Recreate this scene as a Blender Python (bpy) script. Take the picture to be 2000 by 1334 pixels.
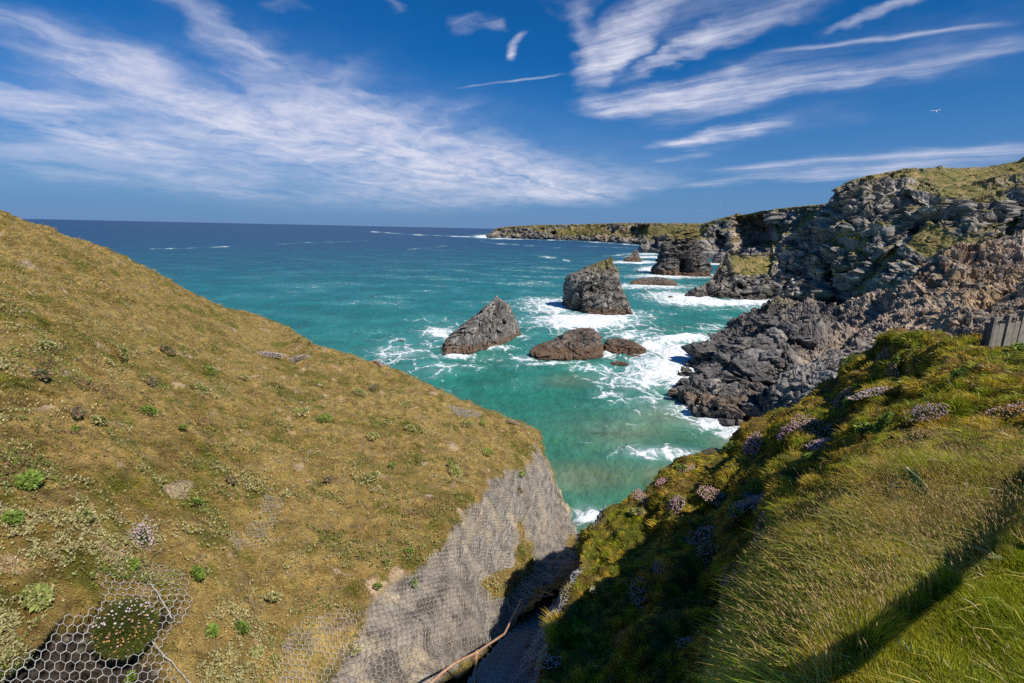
import bpy, math, random
import numpy as np
from mathutils import Vector, Matrix, Quaternion
from mathutils.bvhtree import BVHTree

for _o in list(bpy.data.objects):
    bpy.data.objects.remove(_o, do_unlink=True)
SC = bpy.context.scene
COL = SC.collection
RNG = np.random.default_rng(7)
random.seed(7)
f32 = np.float32

# ------------------------------------------------------------------ camera
H = 45.0
CAM = np.array([0, 0, H])
PITCH = math.atan(220 / 1000.0)
ROLL = math.atan(0.0213)
F_ = np.array([0, math.cos(PITCH), -math.sin(PITCH)])
U0 = np.array([0, math.sin(PITCH), math.cos(PITCH)])
R0 = np.array([1.0, 0, 0])
R_ = math.cos(ROLL) * R0 + math.sin(ROLL) * U0
U_ = math.cos(ROLL) * U0 - math.sin(ROLL) * R0
cd = bpy.data.cameras.new('camera')
cam = bpy.data.objects.new('camera', cd)
COL.objects.link(cam)
cam.matrix_world = Matrix(((R_[0], U_[0], -F_[0], CAM[0]), (R_[1], U_[1], -F_[1], CAM[1]),
                           (R_[2], U_[2], -F_[2], CAM[2]), (0, 0, 0, 1)))
cd.sensor_width = 36
cd.lens = 18
cd.clip_start = 0.05
cd.clip_end = 300000
SC.camera = cam

# ------------------------------------------------------------------ node helper
def nd(nt, typ, ins=None, **props):
    n = nt.nodes.new(typ)
    for k, v in props.items():
        setattr(n, k, v)
    for k, v in (ins or {}).items():
        s = n.inputs[k]
        if isinstance(v, bpy.types.NodeSocket):
            nt.links.new(v, s)
        elif isinstance(v, bpy.types.Node):
            nt.links.new(v.outputs[0], s)
        else:
            s.default_value = v
    return n
def mth(nt, op, a, b=0.0, c=0.0, clamp=False):
    return nd(nt, 'ShaderNodeMath', {0: a, 1: b, 2: c}, operation=op, use_clamp=clamp).outputs[0]
def vm(nt, op, a, b=(0, 0, 0), out=0):
    return nd(nt, 'ShaderNodeVectorMath', {0: a, 1: b}, operation=op).outputs[out]
def mixc(nt, fac, a, b, blend='MIX'):
    n = nt.nodes.new('ShaderNodeMix'); n.data_type = 'RGBA'; n.blend_type = blend
    for i, v in ((0, fac), (6, a), (7, b)):
        if isinstance(v, bpy.types.NodeSocket): nt.links.new(v, n.inputs[i])
        else: n.inputs[i].default_value = v
    return n.outputs[2]
def mrange(nt, v, a, b, c=0.0, d=1.0, smooth=False):
    n = nd(nt, 'ShaderNodeMapRange', {0: v, 1: a, 2: b, 3: c, 4: d})
    if smooth: n.interpolation_type = 'SMOOTHSTEP'
    return n.outputs[0]
def sepx(nt, v):
    return nd(nt, 'ShaderNodeSeparateXYZ', {0: v}).outputs
def combx(nt, x, y, z=0.0):
    return nd(nt, 'ShaderNodeCombineXYZ', {0: x, 1: y, 2: z}).outputs[0]

def ray(px, py):
    px = np.asarray(px, float)[..., None]; py = np.asarray(py, float)[..., None]
    return F_ + R_ * (px - 1000) / 1000 - U_ * (py - 667) / 1000

# ------------------------------------------------------------------ sun and sky
SUN_EL = math.radians(48)
az = np.array([0.70, -0.714]); az /= np.linalg.norm(az)
SUN = np.array([math.cos(SUN_EL) * az[0], math.cos(SUN_EL) * az[1], math.sin(SUN_EL)])
sl = bpy.data.lights.new('sun', 'SUN')
sl.energy = 5.0
sl.angle = math.radians(0.53)
sl.color = (1.0, 0.94, 0.85)
so = bpy.data.objects.new('sun', sl)
COL.objects.link(so)
so.rotation_euler = Vector(SUN).to_track_quat('Z', 'Y').to_euler()
so.location = (60, -40, 120)

SKY_STRENGTH = 0.075
W = bpy.data.worlds.new('World')
SC.world = W
W.use_nodes = True
nt = W.node_tree
nt.nodes.clear()
out = nd(nt, 'ShaderNodeOutputWorld')
sky = nd(nt, 'ShaderNodeTexSky', sky_type='NISHITA', sun_disc=False, sun_elevation=SUN_EL,
         sun_rotation=math.atan2(az[0], az[1]), altitude=0.0, air_density=1.0, dust_density=0.6, ozone_density=3.0)
skyc = vm(nt, 'MULTIPLY', sky.outputs[0], (SKY_STRENGTH * 0.06, SKY_STRENGTH * 0.57, SKY_STRENGTH * 1.10))
tc = nd(nt, 'ShaderNodeTexCoord')
dirv = tc.outputs['Generated']
dx, dy, dz = sepx(nt, dirv)
CUP = 0.12
den = mth(nt, 'ADD', mth(nt, 'MAXIMUM', dz, 0.0), CUP)
u = mth(nt, 'DIVIDE', dx, den); v = mth(nt, 'DIVIDE', dy, den)
uv = combx(nt, u, v)
rad = vm(nt, 'LENGTH', uv, out=1)
# warped sky-plane coordinates
lnr = mth(nt, 'LOGARITHM', mth(nt, 'ADD', rad, 0.3), 2.718)
ang = mth(nt, 'ARCTAN2', u, v)
pol = combx(nt, ang, lnr)
n1 = nd(nt, 'ShaderNodeTexNoise', {'Vector': pol, 'Scale': 5.0, 'Detail': 3.0, 'Roughness': 0.55})
n2 = nd(nt, 'ShaderNodeTexNoise', {'Vector': pol, 'Scale': 17.0, 'Detail': 3.0, 'Roughness': 0.6})
w1 = vm(nt, 'SUBTRACT', n1.outputs['Color'], (0.5, 0.5, 0.5))
w2 = vm(nt, 'SUBTRACT', n2.outputs['Color'], (0.5, 0.5, 0.5))
wsum = vm(nt, 'ADD', vm(nt, 'MULTIPLY', w1, (0.20, 0.20, 0.0)), vm(nt, 'MULTIPLY', w2, (0.07, 0.07, 0.0)))
sc_ = nd(nt, 'ShaderNodeVectorMath', {0: wsum, 'Scale': rad}, operation='SCALE').outputs[0]
uvw = vm(nt, 'ADD', uv, sc_)
def to_uv(px, py):
    d = ray(px, py); d = d / np.linalg.norm(d)
    return np.array([d[0], d[1]]) / (max(d[2], 0) + CUP)
def stroke(a, b, w, src):
    A = to_uv(*a); B = to_uv(*b)
    m = (np.array(a) + np.array(b)) / 2.0
    t = (np.array(b) - np.array(a)); t = t / np.linalg.norm(t)
    n = np.array([-t[1], t[0]]) * w
    M = to_uv(*m); Mo = to_uv(*(m + n))
    d = B - A; L = np.linalg.norm(d); dn = d / L
    wu = abs(np.cross(dn, Mo - M)) + 1e-4
    p = vm(nt, 'SUBTRACT', src, (A[0], A[1], 0))
    al = vm(nt, 'DOT_PRODUCT', p, (dn[0], dn[1], 0), out=1)
    ac = mth(nt, 'ABSOLUTE', vm(nt, 'DOT_PRODUCT', p, (-dn[1], dn[0], 0), out=1))
    ov = mth(nt, 'MULTIPLY', mth(nt, 'ABSOLUTE', mth(nt, 'SUBTRACT', al, L / 2)), 2 / L)
    fall = mth(nt, 'MULTIPLY_ADD', ov, -0.0, 1.0)
    e1 = mrange(nt, ac, 0.0, wu * 1.95, 1.0, 0.0, True)
    e2 = mrange(nt, ov, 0.55, 1.25, 1.0, 0.0, True)
    return mth(nt, 'MULTIPLY', e1, e2)
LEFT = [((-150, 60), (760, 330), 100, .12), ((380, 240), (1180, 372), 60, .22), ((500, 190), (740, 130), 18, .2), ((620, 230), (880, 200), 14, .2), ((800, 290), (1010, 258), 12, .25), ((540, 250), (640, 140), 12, .25), ((700, 300), (800, 210), 10, .25), ((40, 60), (330, 240), 50, .25), ((-80, 10), (260, 130), 42, .5), ((150, 90), (480, 260), 52, .7), ((340, -10), (500, 120), 24, .5), ((430, 60), (620, 200), 40, .4),
        ((-60, 150), (130, 215), 34, .7), ((0, 200), (270, 305), 34, .65), ((150, 240), (430, 330), 44, .45),
        ((330, 170), (540, 270), 56, .6), ((480, 215), (720, 310), 66, .85), ((560, 195), (770, 250), 46, .6),
        ((650, 265), (970, 360), 54, .8), ((860, 315), (1200, 380), 34, .65), ((640, 330), (1100, 400), 44, .5), ((980, 365), (1260, 385), 22, .4),
        ((-50, 290), (520, 355), 55, .42), ((350, 370), (950, 400), 34, .3), ((440, 120), (540, 185), 14, .45), ((410, 378), (515, 379), 9, .3),
        ((660, 180), (740, 172), 9, .4), ((720, 260), (830, 225), 14, .45), ((820, 275), (900, 205), 12, .3)]
RIGHT = [((1230, 70), (1600, -20), 45, .2), ((1250, 215), (2050, 70), 38, .2), ((1300, 290), (1700, 215), 16, .18), ((1380, 345), (2050, 305), 14, .2), ((1115, -20), (1150, 150), 26, .45), ((1290, -20), (1160, 160), 38, .85), ((1250, 40), (1165, 140), 30, .65),
         ((1250, 145), (1450, 25), 14, .6), ((1330, 100), (1600, 5), 20, .5), ((1270, 120), (1420, 75), 10, .45),
         ((1165, 215), (1520, 155), 20, .9), ((1190, 200), (1360, 180), 22, .5), ((1240, 250), (1800, 115), 16, .32),
         ((1400, 205), (2050, 80), 14, .38), ((1500, 105), (1970, 45), 4, .45), ((1620, 68), (1850, -5), 9, .45),
         ((1275, 287), (1530, 238), 11, .85), ((1300, 280), (1420, 255), 10, .45), ((1270, 317), (1380, 300), 5, .35),
         ((1380, 335), (2050, 288), 7, .5), ((1290, 368), (1860, 322), 8, .38), ((1700, 330), (2050, 310), 12, .3),
         ((885, 173), (1095, 147), 2.2, .4), ((865, 50), (960, 32), 14, .45), ((1022, 60), (992, 116), 7, .8), ((500, 12), (610, 0), 12, .16), ((735, 5), (775, 35), 8, .18)]
uvs = vm(nt, 'ADD', uv, nd(nt, 'ShaderNodeVectorMath', {0: wsum, 'Scale': mth(nt, 'MULTIPLY', rad, 0.25)}, operation='SCALE').outputs[0])
def group(strokes, src, wk=1.0):
    acc = None
    for a, b, w, i in strokes:
        s = mth(nt, 'MULTIPLY', stroke(a, b, w * wk, src if w > 7.5 else uvs), i)
        if acc is None: acc = s
        else: acc = mth(nt, 'SUBTRACT', mth(nt, 'ADD', acc, s), mth(nt, 'MULTIPLY', acc, s))
    return acc
def fibre(a, b, along, across, seed, src):
    A = to_uv(*a); B = to_uv(*b); d = (B - A) / np.linalg.norm(B - A)
    al = vm(nt, 'DOT_PRODUCT', src, (d[0], d[1], 0), out=1)
    ac = vm(nt, 'DOT_PRODUCT', src, (-d[1], d[0], 0), out=1)
    q = combx(nt, mth(nt, 'MULTIPLY', al, along), mth(nt, 'MULTIPLY', ac, across), seed)
    n = nd(nt, 'ShaderNodeTexNoise', {'Vector': q, 'Scale': 1.0, 'Detail': 9.0, 'Roughness': 0.66, 'Distortion': 0.12})
    return n.outputs[0]
gl = group(LEFT, uvw, 0.85); gr = group(RIGHT, uvw, 0.95)
fl = fibre((0, 60), (900, 330), 0.9, 4.5, 3.1, uvw); fr = fibre((1170, 215), (1520, 155), 1.2, 9.0, 8.7, uvs)
fl2 = fibre((420, 330), (720, 120), 2.2, 6.0, 13.1, uvw)
fl = mth(nt, 'ADD', mth(nt, 'MULTIPLY', fl, 0.62), mth(nt, 'MULTIPLY', fl2, 0.38))
soft = nd(nt, 'ShaderNodeTexNoise', {'Vector': pol, 'Scale': 9.0, 'Detail': 8.0, 'Roughness': 0.65}).outputs[0]
def dens(g, fb):
    k = mth(nt, 'ADD', mrange(nt, fb, 0.3, 0.7, 0.15, 1.35), mrange(nt, soft, 0.3, 0.7, -0.34, 0.34))
    return mth(nt, 'MULTIPLY', mth(nt, 'POWER', g, 1.15), mth(nt, 'MAXIMUM', k, 0.12), clamp=True)
dl = dens(gl, fl); dr = dens(gr, fr)
cov = mth(nt, 'MAXIMUM', dl, dr)
cov = mth(nt, 'MULTIPLY', cov, mrange(nt, dz, 0.0, 0.05))
veil = mth(nt, 'MULTIPLY', mrange(nt, dz, -0.10, 0.30, 1.0, 0.0, True), 0.95)
skyv = mixc(nt, veil, skyc, (0.165, 0.262, 0.49, 1))
skycl = mixc(nt, mth(nt, 'MULTIPLY', cov, 0.95), skyv, (0.66, 0.67, 0.80, 1))
bg = nd(nt, 'ShaderNodeBackground', {'Color': skycl, 'Strength': 1.0})
nt.links.new(bg.outputs[0], out.inputs[0])

SC.view_settings.view_transform = 'Standard'
SC.view_settings.look = 'None'
SC.view_settings.exposure = 0.12
SC.view_settings.gamma = 1.0
SC.view_settings.use_curve_mapping = False
SC.cycles.max_bounces = 4
SC.cycles.diffuse_bounces = 3
SC.cycles.glossy_bounces = 2
SC.cycles.transparent_max_bounces = 4
SC.cycles.use_denoising = False

# ------------------------------------------------------------------ numeric helpers
def P3(px, py, Y):
    v = ray(px, py)
    return CAM + v * (np.asarray(Y, float)[..., None] / v[..., 1:2])
def sea_pt(px, py):
    v = ray(px, py)
    return CAM + v * (-H / v[..., 2:3])
def proj(P):
    q = np.asarray(P, float) - CAM
    f = q @ F_
    f = np.where(f > 0.05, f, 0.05)
    return 1000 + 1000 * (q @ R_) / f, 667 - 1000 * (q @ U_) / f

_G = np.array([(1, 1, 0), (-1, 1, 0), (1, -1, 0), (-1, -1, 0), (1, 0, 1), (-1, 0, 1), (1, 0, -1), (-1, 0, -1),
               (0, 1, 1), (0, -1, 1), (0, 1, -1), (0, -1, -1), (1, 1, 0), (-1, 1, 0), (0, -1, 1), (0, -1, -1)], f32)
def hsh(i, j, k, seed):
    with np.errstate(over='ignore'):
        h = (i.astype(np.uint32) * np.uint32(374761393) + j.astype(np.uint32) * np.uint32(668265263)
             + k.astype(np.uint32) * np.uint32(2246822519) + np.uint32((seed * 3266489917) % 4294967296))
        h = (h ^ (h >> np.uint32(13))) * np.uint32(1274126177)
        h = (h ^ (h >> np.uint32(15))) * np.uint32(2654435761)
        return h ^ (h >> np.uint32(16))
def perlin(p, seed=0):
    i = np.floor(p).astype(np.int32)
    f = (p - i).astype(f32)
    w = f * f * f * (f * (f * 6 - 15) + 10)
    r = 0
    for a in (0, 1):
        wx = w[..., 0] if a else 1 - w[..., 0]
        for b in (0, 1):
            wy = w[..., 1] if b else 1 - w[..., 1]
            for c in (0, 1):
                wz = w[..., 2] if c else 1 - w[..., 2]
                g = _G[hsh(i[..., 0] + a, i[..., 1] + b, i[..., 2] + c, seed) & np.uint32(15)]
                r = r + wx * wy * wz * (g[..., 0] * (f[..., 0] - a) + g[..., 1] * (f[..., 1] - b) + g[..., 2] * (f[..., 2] - c))
    return r
def fbm(p, o=4, seed=0, gain=0.5, lac=2.03):
    r = 0; a = 1.0; s = 1.0
    for k in range(o):
        r = r + a * perlin(p * s + 17.3 * k, seed + k)
        a *= gain; s *= lac
    return r
def ridged(p, o=4, seed=0, gain=0.5):
    r = 0; a = 1.0; s = 1.0
    for k in range(o):
        r = r + a * (1 - 2.2 * np.abs(perlin(p * s + 9.1 * k, seed + k)))
        a *= gain; s *= 2.07
    return r
def worley(p, seed=0, tilt=False):
    i = np.floor(p).astype(np.int32)
    sh = p.shape[:-1]
    f1 = np.full(sh, 9.0, f32); f2 = np.full(sh, 9.0, f32); rv = np.zeros(sh, f32); tv = np.zeros(sh, f32)
    for a in (-1, 0, 1):
        for b in (-1, 0, 1):
            for c in (-1, 0, 1):
                h = hsh(i[..., 0] + a, i[..., 1] + b, i[..., 2] + c, seed)
                jx = (h & np.uint32(1023)).astype(f32) / 1023; jy = ((h >> np.uint32(10)) & np.uint32(1023)).astype(f32) / 1023
                jz = ((h >> np.uint32(20)) & np.uint32(1023)).astype(f32) / 1023
                ex_ = p[..., 0] - (i[..., 0] + a + jx); ey_ = p[..., 1] - (i[..., 1] + b + jy); ez_ = p[..., 2] - (i[..., 2] + c + jz)
                d = np.sqrt(ex_**2 + ey_**2 + ez_**2)
                n = d < f1
                f2 = np.where(n, f1, np.minimum(f2, d))
                rv = np.where(n, (h * np.uint32(2654435761) >> np.uint32(8)).astype(f32) / 16777216.0, rv)
                if tilt:
                    h2 = (h ^ np.uint32(0x5bd1e995)) * np.uint32(2246822519)
                    tx = ((h2 >> np.uint32(4)) & np.uint32(255)).astype(f32) / 127.5 - 1; ty = ((h2 >> np.uint32(12)) & np.uint32(255)).astype(f32) / 127.5 - 1; tz = ((h2 >> np.uint32(20)) & np.uint32(255)).astype(f32) / 127.5 - 1
                    tv = np.where(n, ex_ * tx + ey_ * ty + ez_ * tz, tv)
                f1 = np.where(n, d, f1)
    return (f1, f2, rv, tv) if tilt else (f1, f2, rv)
def clumps(p, seed):
    """nearest tussock centre: offset from it, distance, random value"""
    i = np.floor(p).astype(np.int32); best = np.full(len(p), 9.0, f32); dv = np.zeros((len(p), 3), f32); rv = np.zeros(len(p), f32)
    for a in (-1, 0, 1):
        for b in (-1, 0, 1):
            for c in (-1, 0, 1):
                h = hsh(i[:, 0] + a, i[:, 1] + b, i[:, 2] + c, seed)
                j = np.stack([(h & np.uint32(1023)), ((h >> np.uint32(10)) & np.uint32(1023)), ((h >> np.uint32(20)) & np.uint32(1023))], -1).astype(f32) / 1023
                e = (p - (i + np.array([a, b, c]) + j)).astype(f32); d = np.linalg.norm(e, axis=1); n = d < best
                dv[n] = e[n]; best[n] = d[n]; rv[n] = ((h[n] * np.uint32(2654435761)) >> np.uint32(8)).astype(f32) / 16777216.0
    return dv, best, rv
def sstep(a, b, x):
    t = np.clip((x - a) / (b - a), 0, 1)
    return t * t * (3 - 2 * t)
def lerp(a, b, t):
    return a + (b - a) * t
def colmix(c, d, t):
    return c + (np.asarray(d, f32) - c) * t[..., None]
def catmull(A, n, axis):
    A = np.moveaxis(A, axis, 0)
    m = A.shape[0]
    t = np.linspace(0, m - 1, n)
    i = np.minimum(t.astype(int), m - 2); f = (t - i).reshape((-1,) + (1,) * (A.ndim - 1))
    E = np.concatenate([2 * A[:1] - A[1:2], A, 2 * A[-1:] - A[-2:-1]])
    p0, p1, p2, p3 = E[i], E[i + 1], E[i + 2], E[i + 3]
    r = p1 + 0.5 * f * (p2 - p0 + f * (2 * p0 - 5 * p1 + 4 * p2 - p3 + f * (3 * (p1 - p2) + p3 - p0)))
    return np.moveaxis(r, 0, axis)
def inpoly(px, py, poly):
    poly = np.asarray(poly, float)
    ins = np.zeros(px.shape, bool)
    n = len(poly)
    for k in range(n):
        x1, y1 = poly[k]; x2, y2 = poly[(k + 1) % n]
        c = ((y1 > py) != (y2 > py))
        with np.errstate(divide='ignore', invalid='ignore'):
            ins ^= c & (px < (x2 - x1) * (py - y1) / (y2 - y1 + 1e-12) + x1)
    return ins
def polydist(px, py, pts):
    """distance to an open polyline"""
    d = np.full(np.shape(px), 1e9)
    for (x1, y1), (x2, y2) in zip(pts[:-1], pts[1:]):
        ex, ey = x2 - x1, y2 - y1
        t = np.clip(((px - x1) * ex + (py - y1) * ey) / (ex * ex + ey * ey + 1e-9), 0, 1)
        d = np.minimum(d, np.hypot(px - x1 - t * ex, py - y1 - t * ey))
    return d
def sdpoly(px, py, poly):
    """signed distance, negative inside"""
    d = polydist(px, py, list(poly) + [poly[0]])
    return np.where(inpoly(px, py, poly), -d, d)
def blob(px, py, cx, cy, rx, ry):
    return np.exp(-(((px - cx) / rx)**2 + ((py - cy) / ry)**2))

# ------------------------------------------------------------------ mesh helpers
def link(name, me, parent=None):
    o = bpy.data.objects.new(name, me)
    COL.objects.link(o)
    if parent is not None: o.parent = parent
    return o
def raw_mesh(name, V, faces_idx, loop_start, loop_total, mats, smooth=True, attrs=None, mat_idx=None):
    me = bpy.data.meshes.new(name)
    V = np.ascontiguousarray(V, f32).reshape(-1, 3)
    me.vertices.add(len(V)); me.vertices.foreach_set('co', V.ravel())
    me.loops.add(len(faces_idx)); me.loops.foreach_set('vertex_index', np.ascontiguousarray(faces_idx, np.int32))
    me.polygons.add(len(loop_start))
    me.polygons.foreach_set('loop_start', np.ascontiguousarray(loop_start, np.int32))
    me.polygons.foreach_set('loop_total', np.ascontiguousarray(loop_total, np.int32))
    me.polygons.foreach_set('use_smooth', np.full(len(loop_start), smooth))
    for m in mats: me.materials.append(m)
    if mat_idx is not None: me.polygons.foreach_set('material_index', np.ascontiguousarray(mat_idx, np.int32))
    for k, a in (attrs or {}).items():
        a = np.asarray(a, f32)
        if a.ndim == 2:
            if a.shape[1] == 3: a = np.concatenate([a, np.ones((len(a), 1), f32)], 1)
            at = me.attributes.new(k, 'FLOAT_COLOR', 'POINT'); at.data.foreach_set('color', np.ascontiguousarray(a).ravel())
        else:
            at = me.attributes.new(k, 'FLOAT', 'POINT'); at.data.foreach_set('value', np.ascontiguousarray(a))
    me.update(calc_edges=True)
    me.validate()
    return me
def poly_mesh(name, V, F, mats, smooth=True, attrs=None, mat_idx=None):
    """F: (n,k) array or list of such arrays"""
    Fs = F if isinstance(F, list) else [F]
    idx = np.concatenate([np.asarray(a).ravel() for a in Fs])
    tot = np.concatenate([np.full(len(a), np.asarray(a).shape[1]) for a in Fs])
    st = np.concatenate([[0], np.cumsum(tot)[:-1]])
    return raw_mesh(name, V, idx, st, tot, mats, smooth, attrs, mat_idx)
def grid_faces(nv, nu, wrap=False):
    a = np.arange(nv * nu).reshape(nv, nu)
    if wrap: a = np.concatenate([a, a[:, :1]], 1)
    return np.stack([a[:-1, :-1], a[:-1, 1:], a[1:, 1:], a[1:, :-1]], -1).reshape(-1, 4)
def grid_mesh(name, P, mats, attrs=None, smooth=True, flip=False, wrap=False):
    nv, nu = P.shape[:2]
    F = grid_faces(nv, nu, wrap)
    if flip: F = F[:, ::-1]
    return poly_mesh(name, P.reshape(-1, 3), F, mats, smooth, {k: np.asarray(a).reshape((nv * nu,) + np.asarray(a).shape[2:]) for k, a in (attrs or {}).items()})
def grid_normals(P, flip=False):
    du = np.gradient(P, axis=1); dv = np.gradient(P, axis=0)
    n = np.cross(dv, du)
    n /= np.linalg.norm(n, axis=-1, keepdims=True) + 1e-9
    return -n if flip else n
def bvh_of(P, step=2):
    Q = P[::step, ::step]
    return BVHTree.FromPolygons([tuple(x) for x in Q.reshape(-1, 3).tolist()], grid_faces(Q.shape[0], Q.shape[1]).tolist())
def hit(bvhs, px, py):
    d = ray(px, py); d = Vector(d / np.linalg.norm(d))
    best = None
    for b in bvhs:
        loc, n, i, dist = b.ray_cast(Vector(CAM), d)
        if loc is not None and (best is None or dist < best[2]):
            best = (np.array(loc), np.array(n), dist)
    return best
def tag(o, label=None, cat=None, group=None, kind=None):
    if label: o['label'] = label
    if cat: o['category'] = cat
    if group: o['group'] = group
    if kind: o['kind'] = kind
    return o
def thing(name, label, cat, loc=(0, 0, 0), group=None):
    o = bpy.data.objects.new(name, None)
    COL.objects.link(o)
    o.empty_display_size = 0.1
    o.location = loc
    return tag(o, label, cat, group)

# ------------------------------------------------------------------ materials
def surf_mat(name, rough=0.9, nscale=(3.0, 11.0), bump=0.4, bdist=0.05, var=0.5, spec=0.25, streak=None):
    m = bpy.data.materials.new(name); m.use_nodes = True
    t = m.node_tree; t.nodes.clear()
    o = nd(t, 'ShaderNodeOutputMaterial')
    a = nd(t, 'ShaderNodeAttribute', attribute_name='col')
    g = nd(t, 'ShaderNodeNewGeometry')
    pos = g.outputs['Position']
    if streak: pos = nd(t, 'ShaderNodeMapping', {'Vector': pos, 'Rotation': streak[0], 'Scale': streak[1]}).outputs[0]
    n1 = nd(t, 'ShaderNodeTexNoise', {'Vector': pos, 'Scale': nscale[0], 'Detail': 6.0, 'Roughness': 0.62})
    n2 = nd(t, 'ShaderNodeTexNoise', {'Vector': pos, 'Scale': nscale[1], 'Detail': 5.0, 'Roughness': 0.65})
    s = mth(t, 'ADD', mrange(t, n1.outputs[0], 0.25, 0.75, 1 - var, 1 + var), mrange(t, n2.outputs[0], 0.25, 0.75, -var * 0.8, var * 0.8))
    c = nd(t, 'ShaderNodeVectorMath', {0: a.outputs['Color'], 'Scale': s}, operation='SCALE').outputs[0]
    hh = mth(t, 'ADD', n1.outputs[0], mth(t, 'MULTIPLY', n2.outputs[0], 0.5))
    b = nd(t, 'ShaderNodeBump', {'Height': hh, 'Strength': bump, 'Distance': bdist})
    p = nd(t, 'ShaderNodeBsdfPrincipled', {'Base Color': c, 'Roughness': rough, 'Normal': b.outputs[0], 'Specular IOR Level': spec})
    t.links.new(p.outputs[0], o.inputs[0])
    return m
def plain_mat(name, col, rough=0.7, nscale=20.0, var=0.25, metal=0.0, bump=0.1, bdist=0.01, col2=None):
    m = bpy.data.materials.new(name); m.use_nodes = True
    t = m.node_tree; t.nodes.clear()
    o = nd(t, 'ShaderNodeOutputMaterial')
    tc_ = nd(t, 'ShaderNodeTexCoord')
    n1 = nd(t, 'ShaderNodeTexNoise', {'Vector': tc_.outputs['Object'], 'Scale': nscale, 'Detail': 5.0, 'Roughness': 0.6})
    c2 = col2 if col2 else tuple(x * (1 - var) for x in col)
    c1 = tuple(x * (1 + var) for x in col) if not col2 else col
    c = mixc(t, mrange(t, n1.outputs[0], 0.35, 0.65), tuple(c1) + (1,), tuple(c2) + (1,))
    b = nd(t, 'ShaderNodeBump', {'Height': n1.outputs[0], 'Strength': bump, 'Distance': bdist})
    p = nd(t, 'ShaderNodeBsdfPrincipled', {'Base Color': c, 'Roughness': rough, 'Metallic': metal, 'Normal': b.outputs[0]})
    t.links.new(p.outputs[0], o.inputs[0])
    return m
def blade_mat(name, trans=0.35):
    m = bpy.data.materials.new(name); m.use_nodes = True
    t = m.node_tree; t.nodes.clear()
    o = nd(t, 'ShaderNodeOutputMaterial')
    a = nd(t, 'ShaderNodeAttribute', attribute_name='col')
    d = nd(t, 'ShaderNodeBsdfDiffuse', {'Color': a.outputs['Color']})
    tr = nd(t, 'ShaderNodeBsdfTranslucent', {'Color': a.outputs['Color']})
    gl_ = nd(t, 'ShaderNodeBsdfGlossy', {'Color': (1, 1, 1, 1), 'Roughness': 0.45})
    mx = nd(t, 'ShaderNodeMixShader', {0: trans, 1: d.outputs[0], 2: tr.outputs[0]})
    fr_ = nd(t, 'ShaderNodeFresnel', {'IOR': 1.35})
    mx2 = nd(t, 'ShaderNodeMixShader', {0: mth(t, 'MULTIPLY', fr_.outputs[0], 0.12), 1: mx.outputs[0], 2: gl_.outputs[0]})
    t.links.new(mx2.outputs[0], o.inputs[0])
    return m
M_GRASS = blade_mat('grass_blades')
M_TURF = surf_mat('turf', 0.95, (2.2, 16.0), 0.6, 0.05, 0.45, 0.1)
M_ROCK = surf_mat('slate_rock', 0.82, (0.5, 2.4), 0.9, 0.35, 0.42, 0.3, ((0.5, 0.35, 0.2), (1.0, 1.0, 2.6)))
M_FARROCK = surf_mat('far_cliff', 0.9, (0.06, 0.3), 0.9, 2.5, 0.35, 0.2, ((0.3, 0.2, 0.2), (1.0, 1.0, 1.6)))
M_RUBBLE = surf_mat('landslip', 0.92, (0.9, 4.0), 1.0, 0.25, 0.5, 0.2)
M_BOULDER = surf_mat('boulder_rock', 0.75, (0.7, 3.0), 0.8, 0.2, 0.4, 0.35, ((0.6, 0.3, 0.1), (1.0, 1.0, 2.5)))
# ================================================================== terrain lattices
def lattice(cols, nu, nv, backs=(), backs2=None, ncol2=0):
    """cols: list of columns of (px,py,Y), top to bottom. backs: list of (distance, dz) rows added behind the first row."""
    A = np.array(cols, float)                      # ncol, nrow, 3
    A[..., 2] = np.log(A[..., 2])
    B = catmull(catmull(A, nu, 0), nv, 1)
    P = P3(B[..., 0], B[..., 1], np.exp(B[..., 2]))   # nu, nv, 3
    P = np.moveaxis(P, 1, 0)                        # nv, nu, 3
    if len(backs):
        d = P[0] - CAM; d[:, 2] = 0; d /= np.linalg.norm(d, axis=1, keepdims=True)
        wb = np.zeros((nu, 1))
        if backs2 is not None: wb = sstep(ncol2 + 0.6, ncol2 - 0.6, np.linspace(0, len(cols) - 1, nu))[:, None]
        K = [P[0] + d * b[0] + np.array([0, 0, b[1]]) for b in backs]
        if backs2 is not None: K = [k_ * (1 - wb) + wb * (P[0] + d * b[0] + np.array([0, 0, b[1]])) for k_, b in zip(K, backs2)]
        K = K[::-1] + [P[0], P[1]]
        K = np.array(K)
        nb = 6 * len(backs) + 1
        t = np.linspace(0, len(K) - 2, nb)[:-1]
        full = catmull(K[:-1], nb, 0)[:-1]
        P = np.concatenate([full, P], 0)
    return P
def noise_at(P, s, seed, o=4, gain=0.5):
    return fbm((P / s).astype(f32), o, seed, gain)

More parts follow.
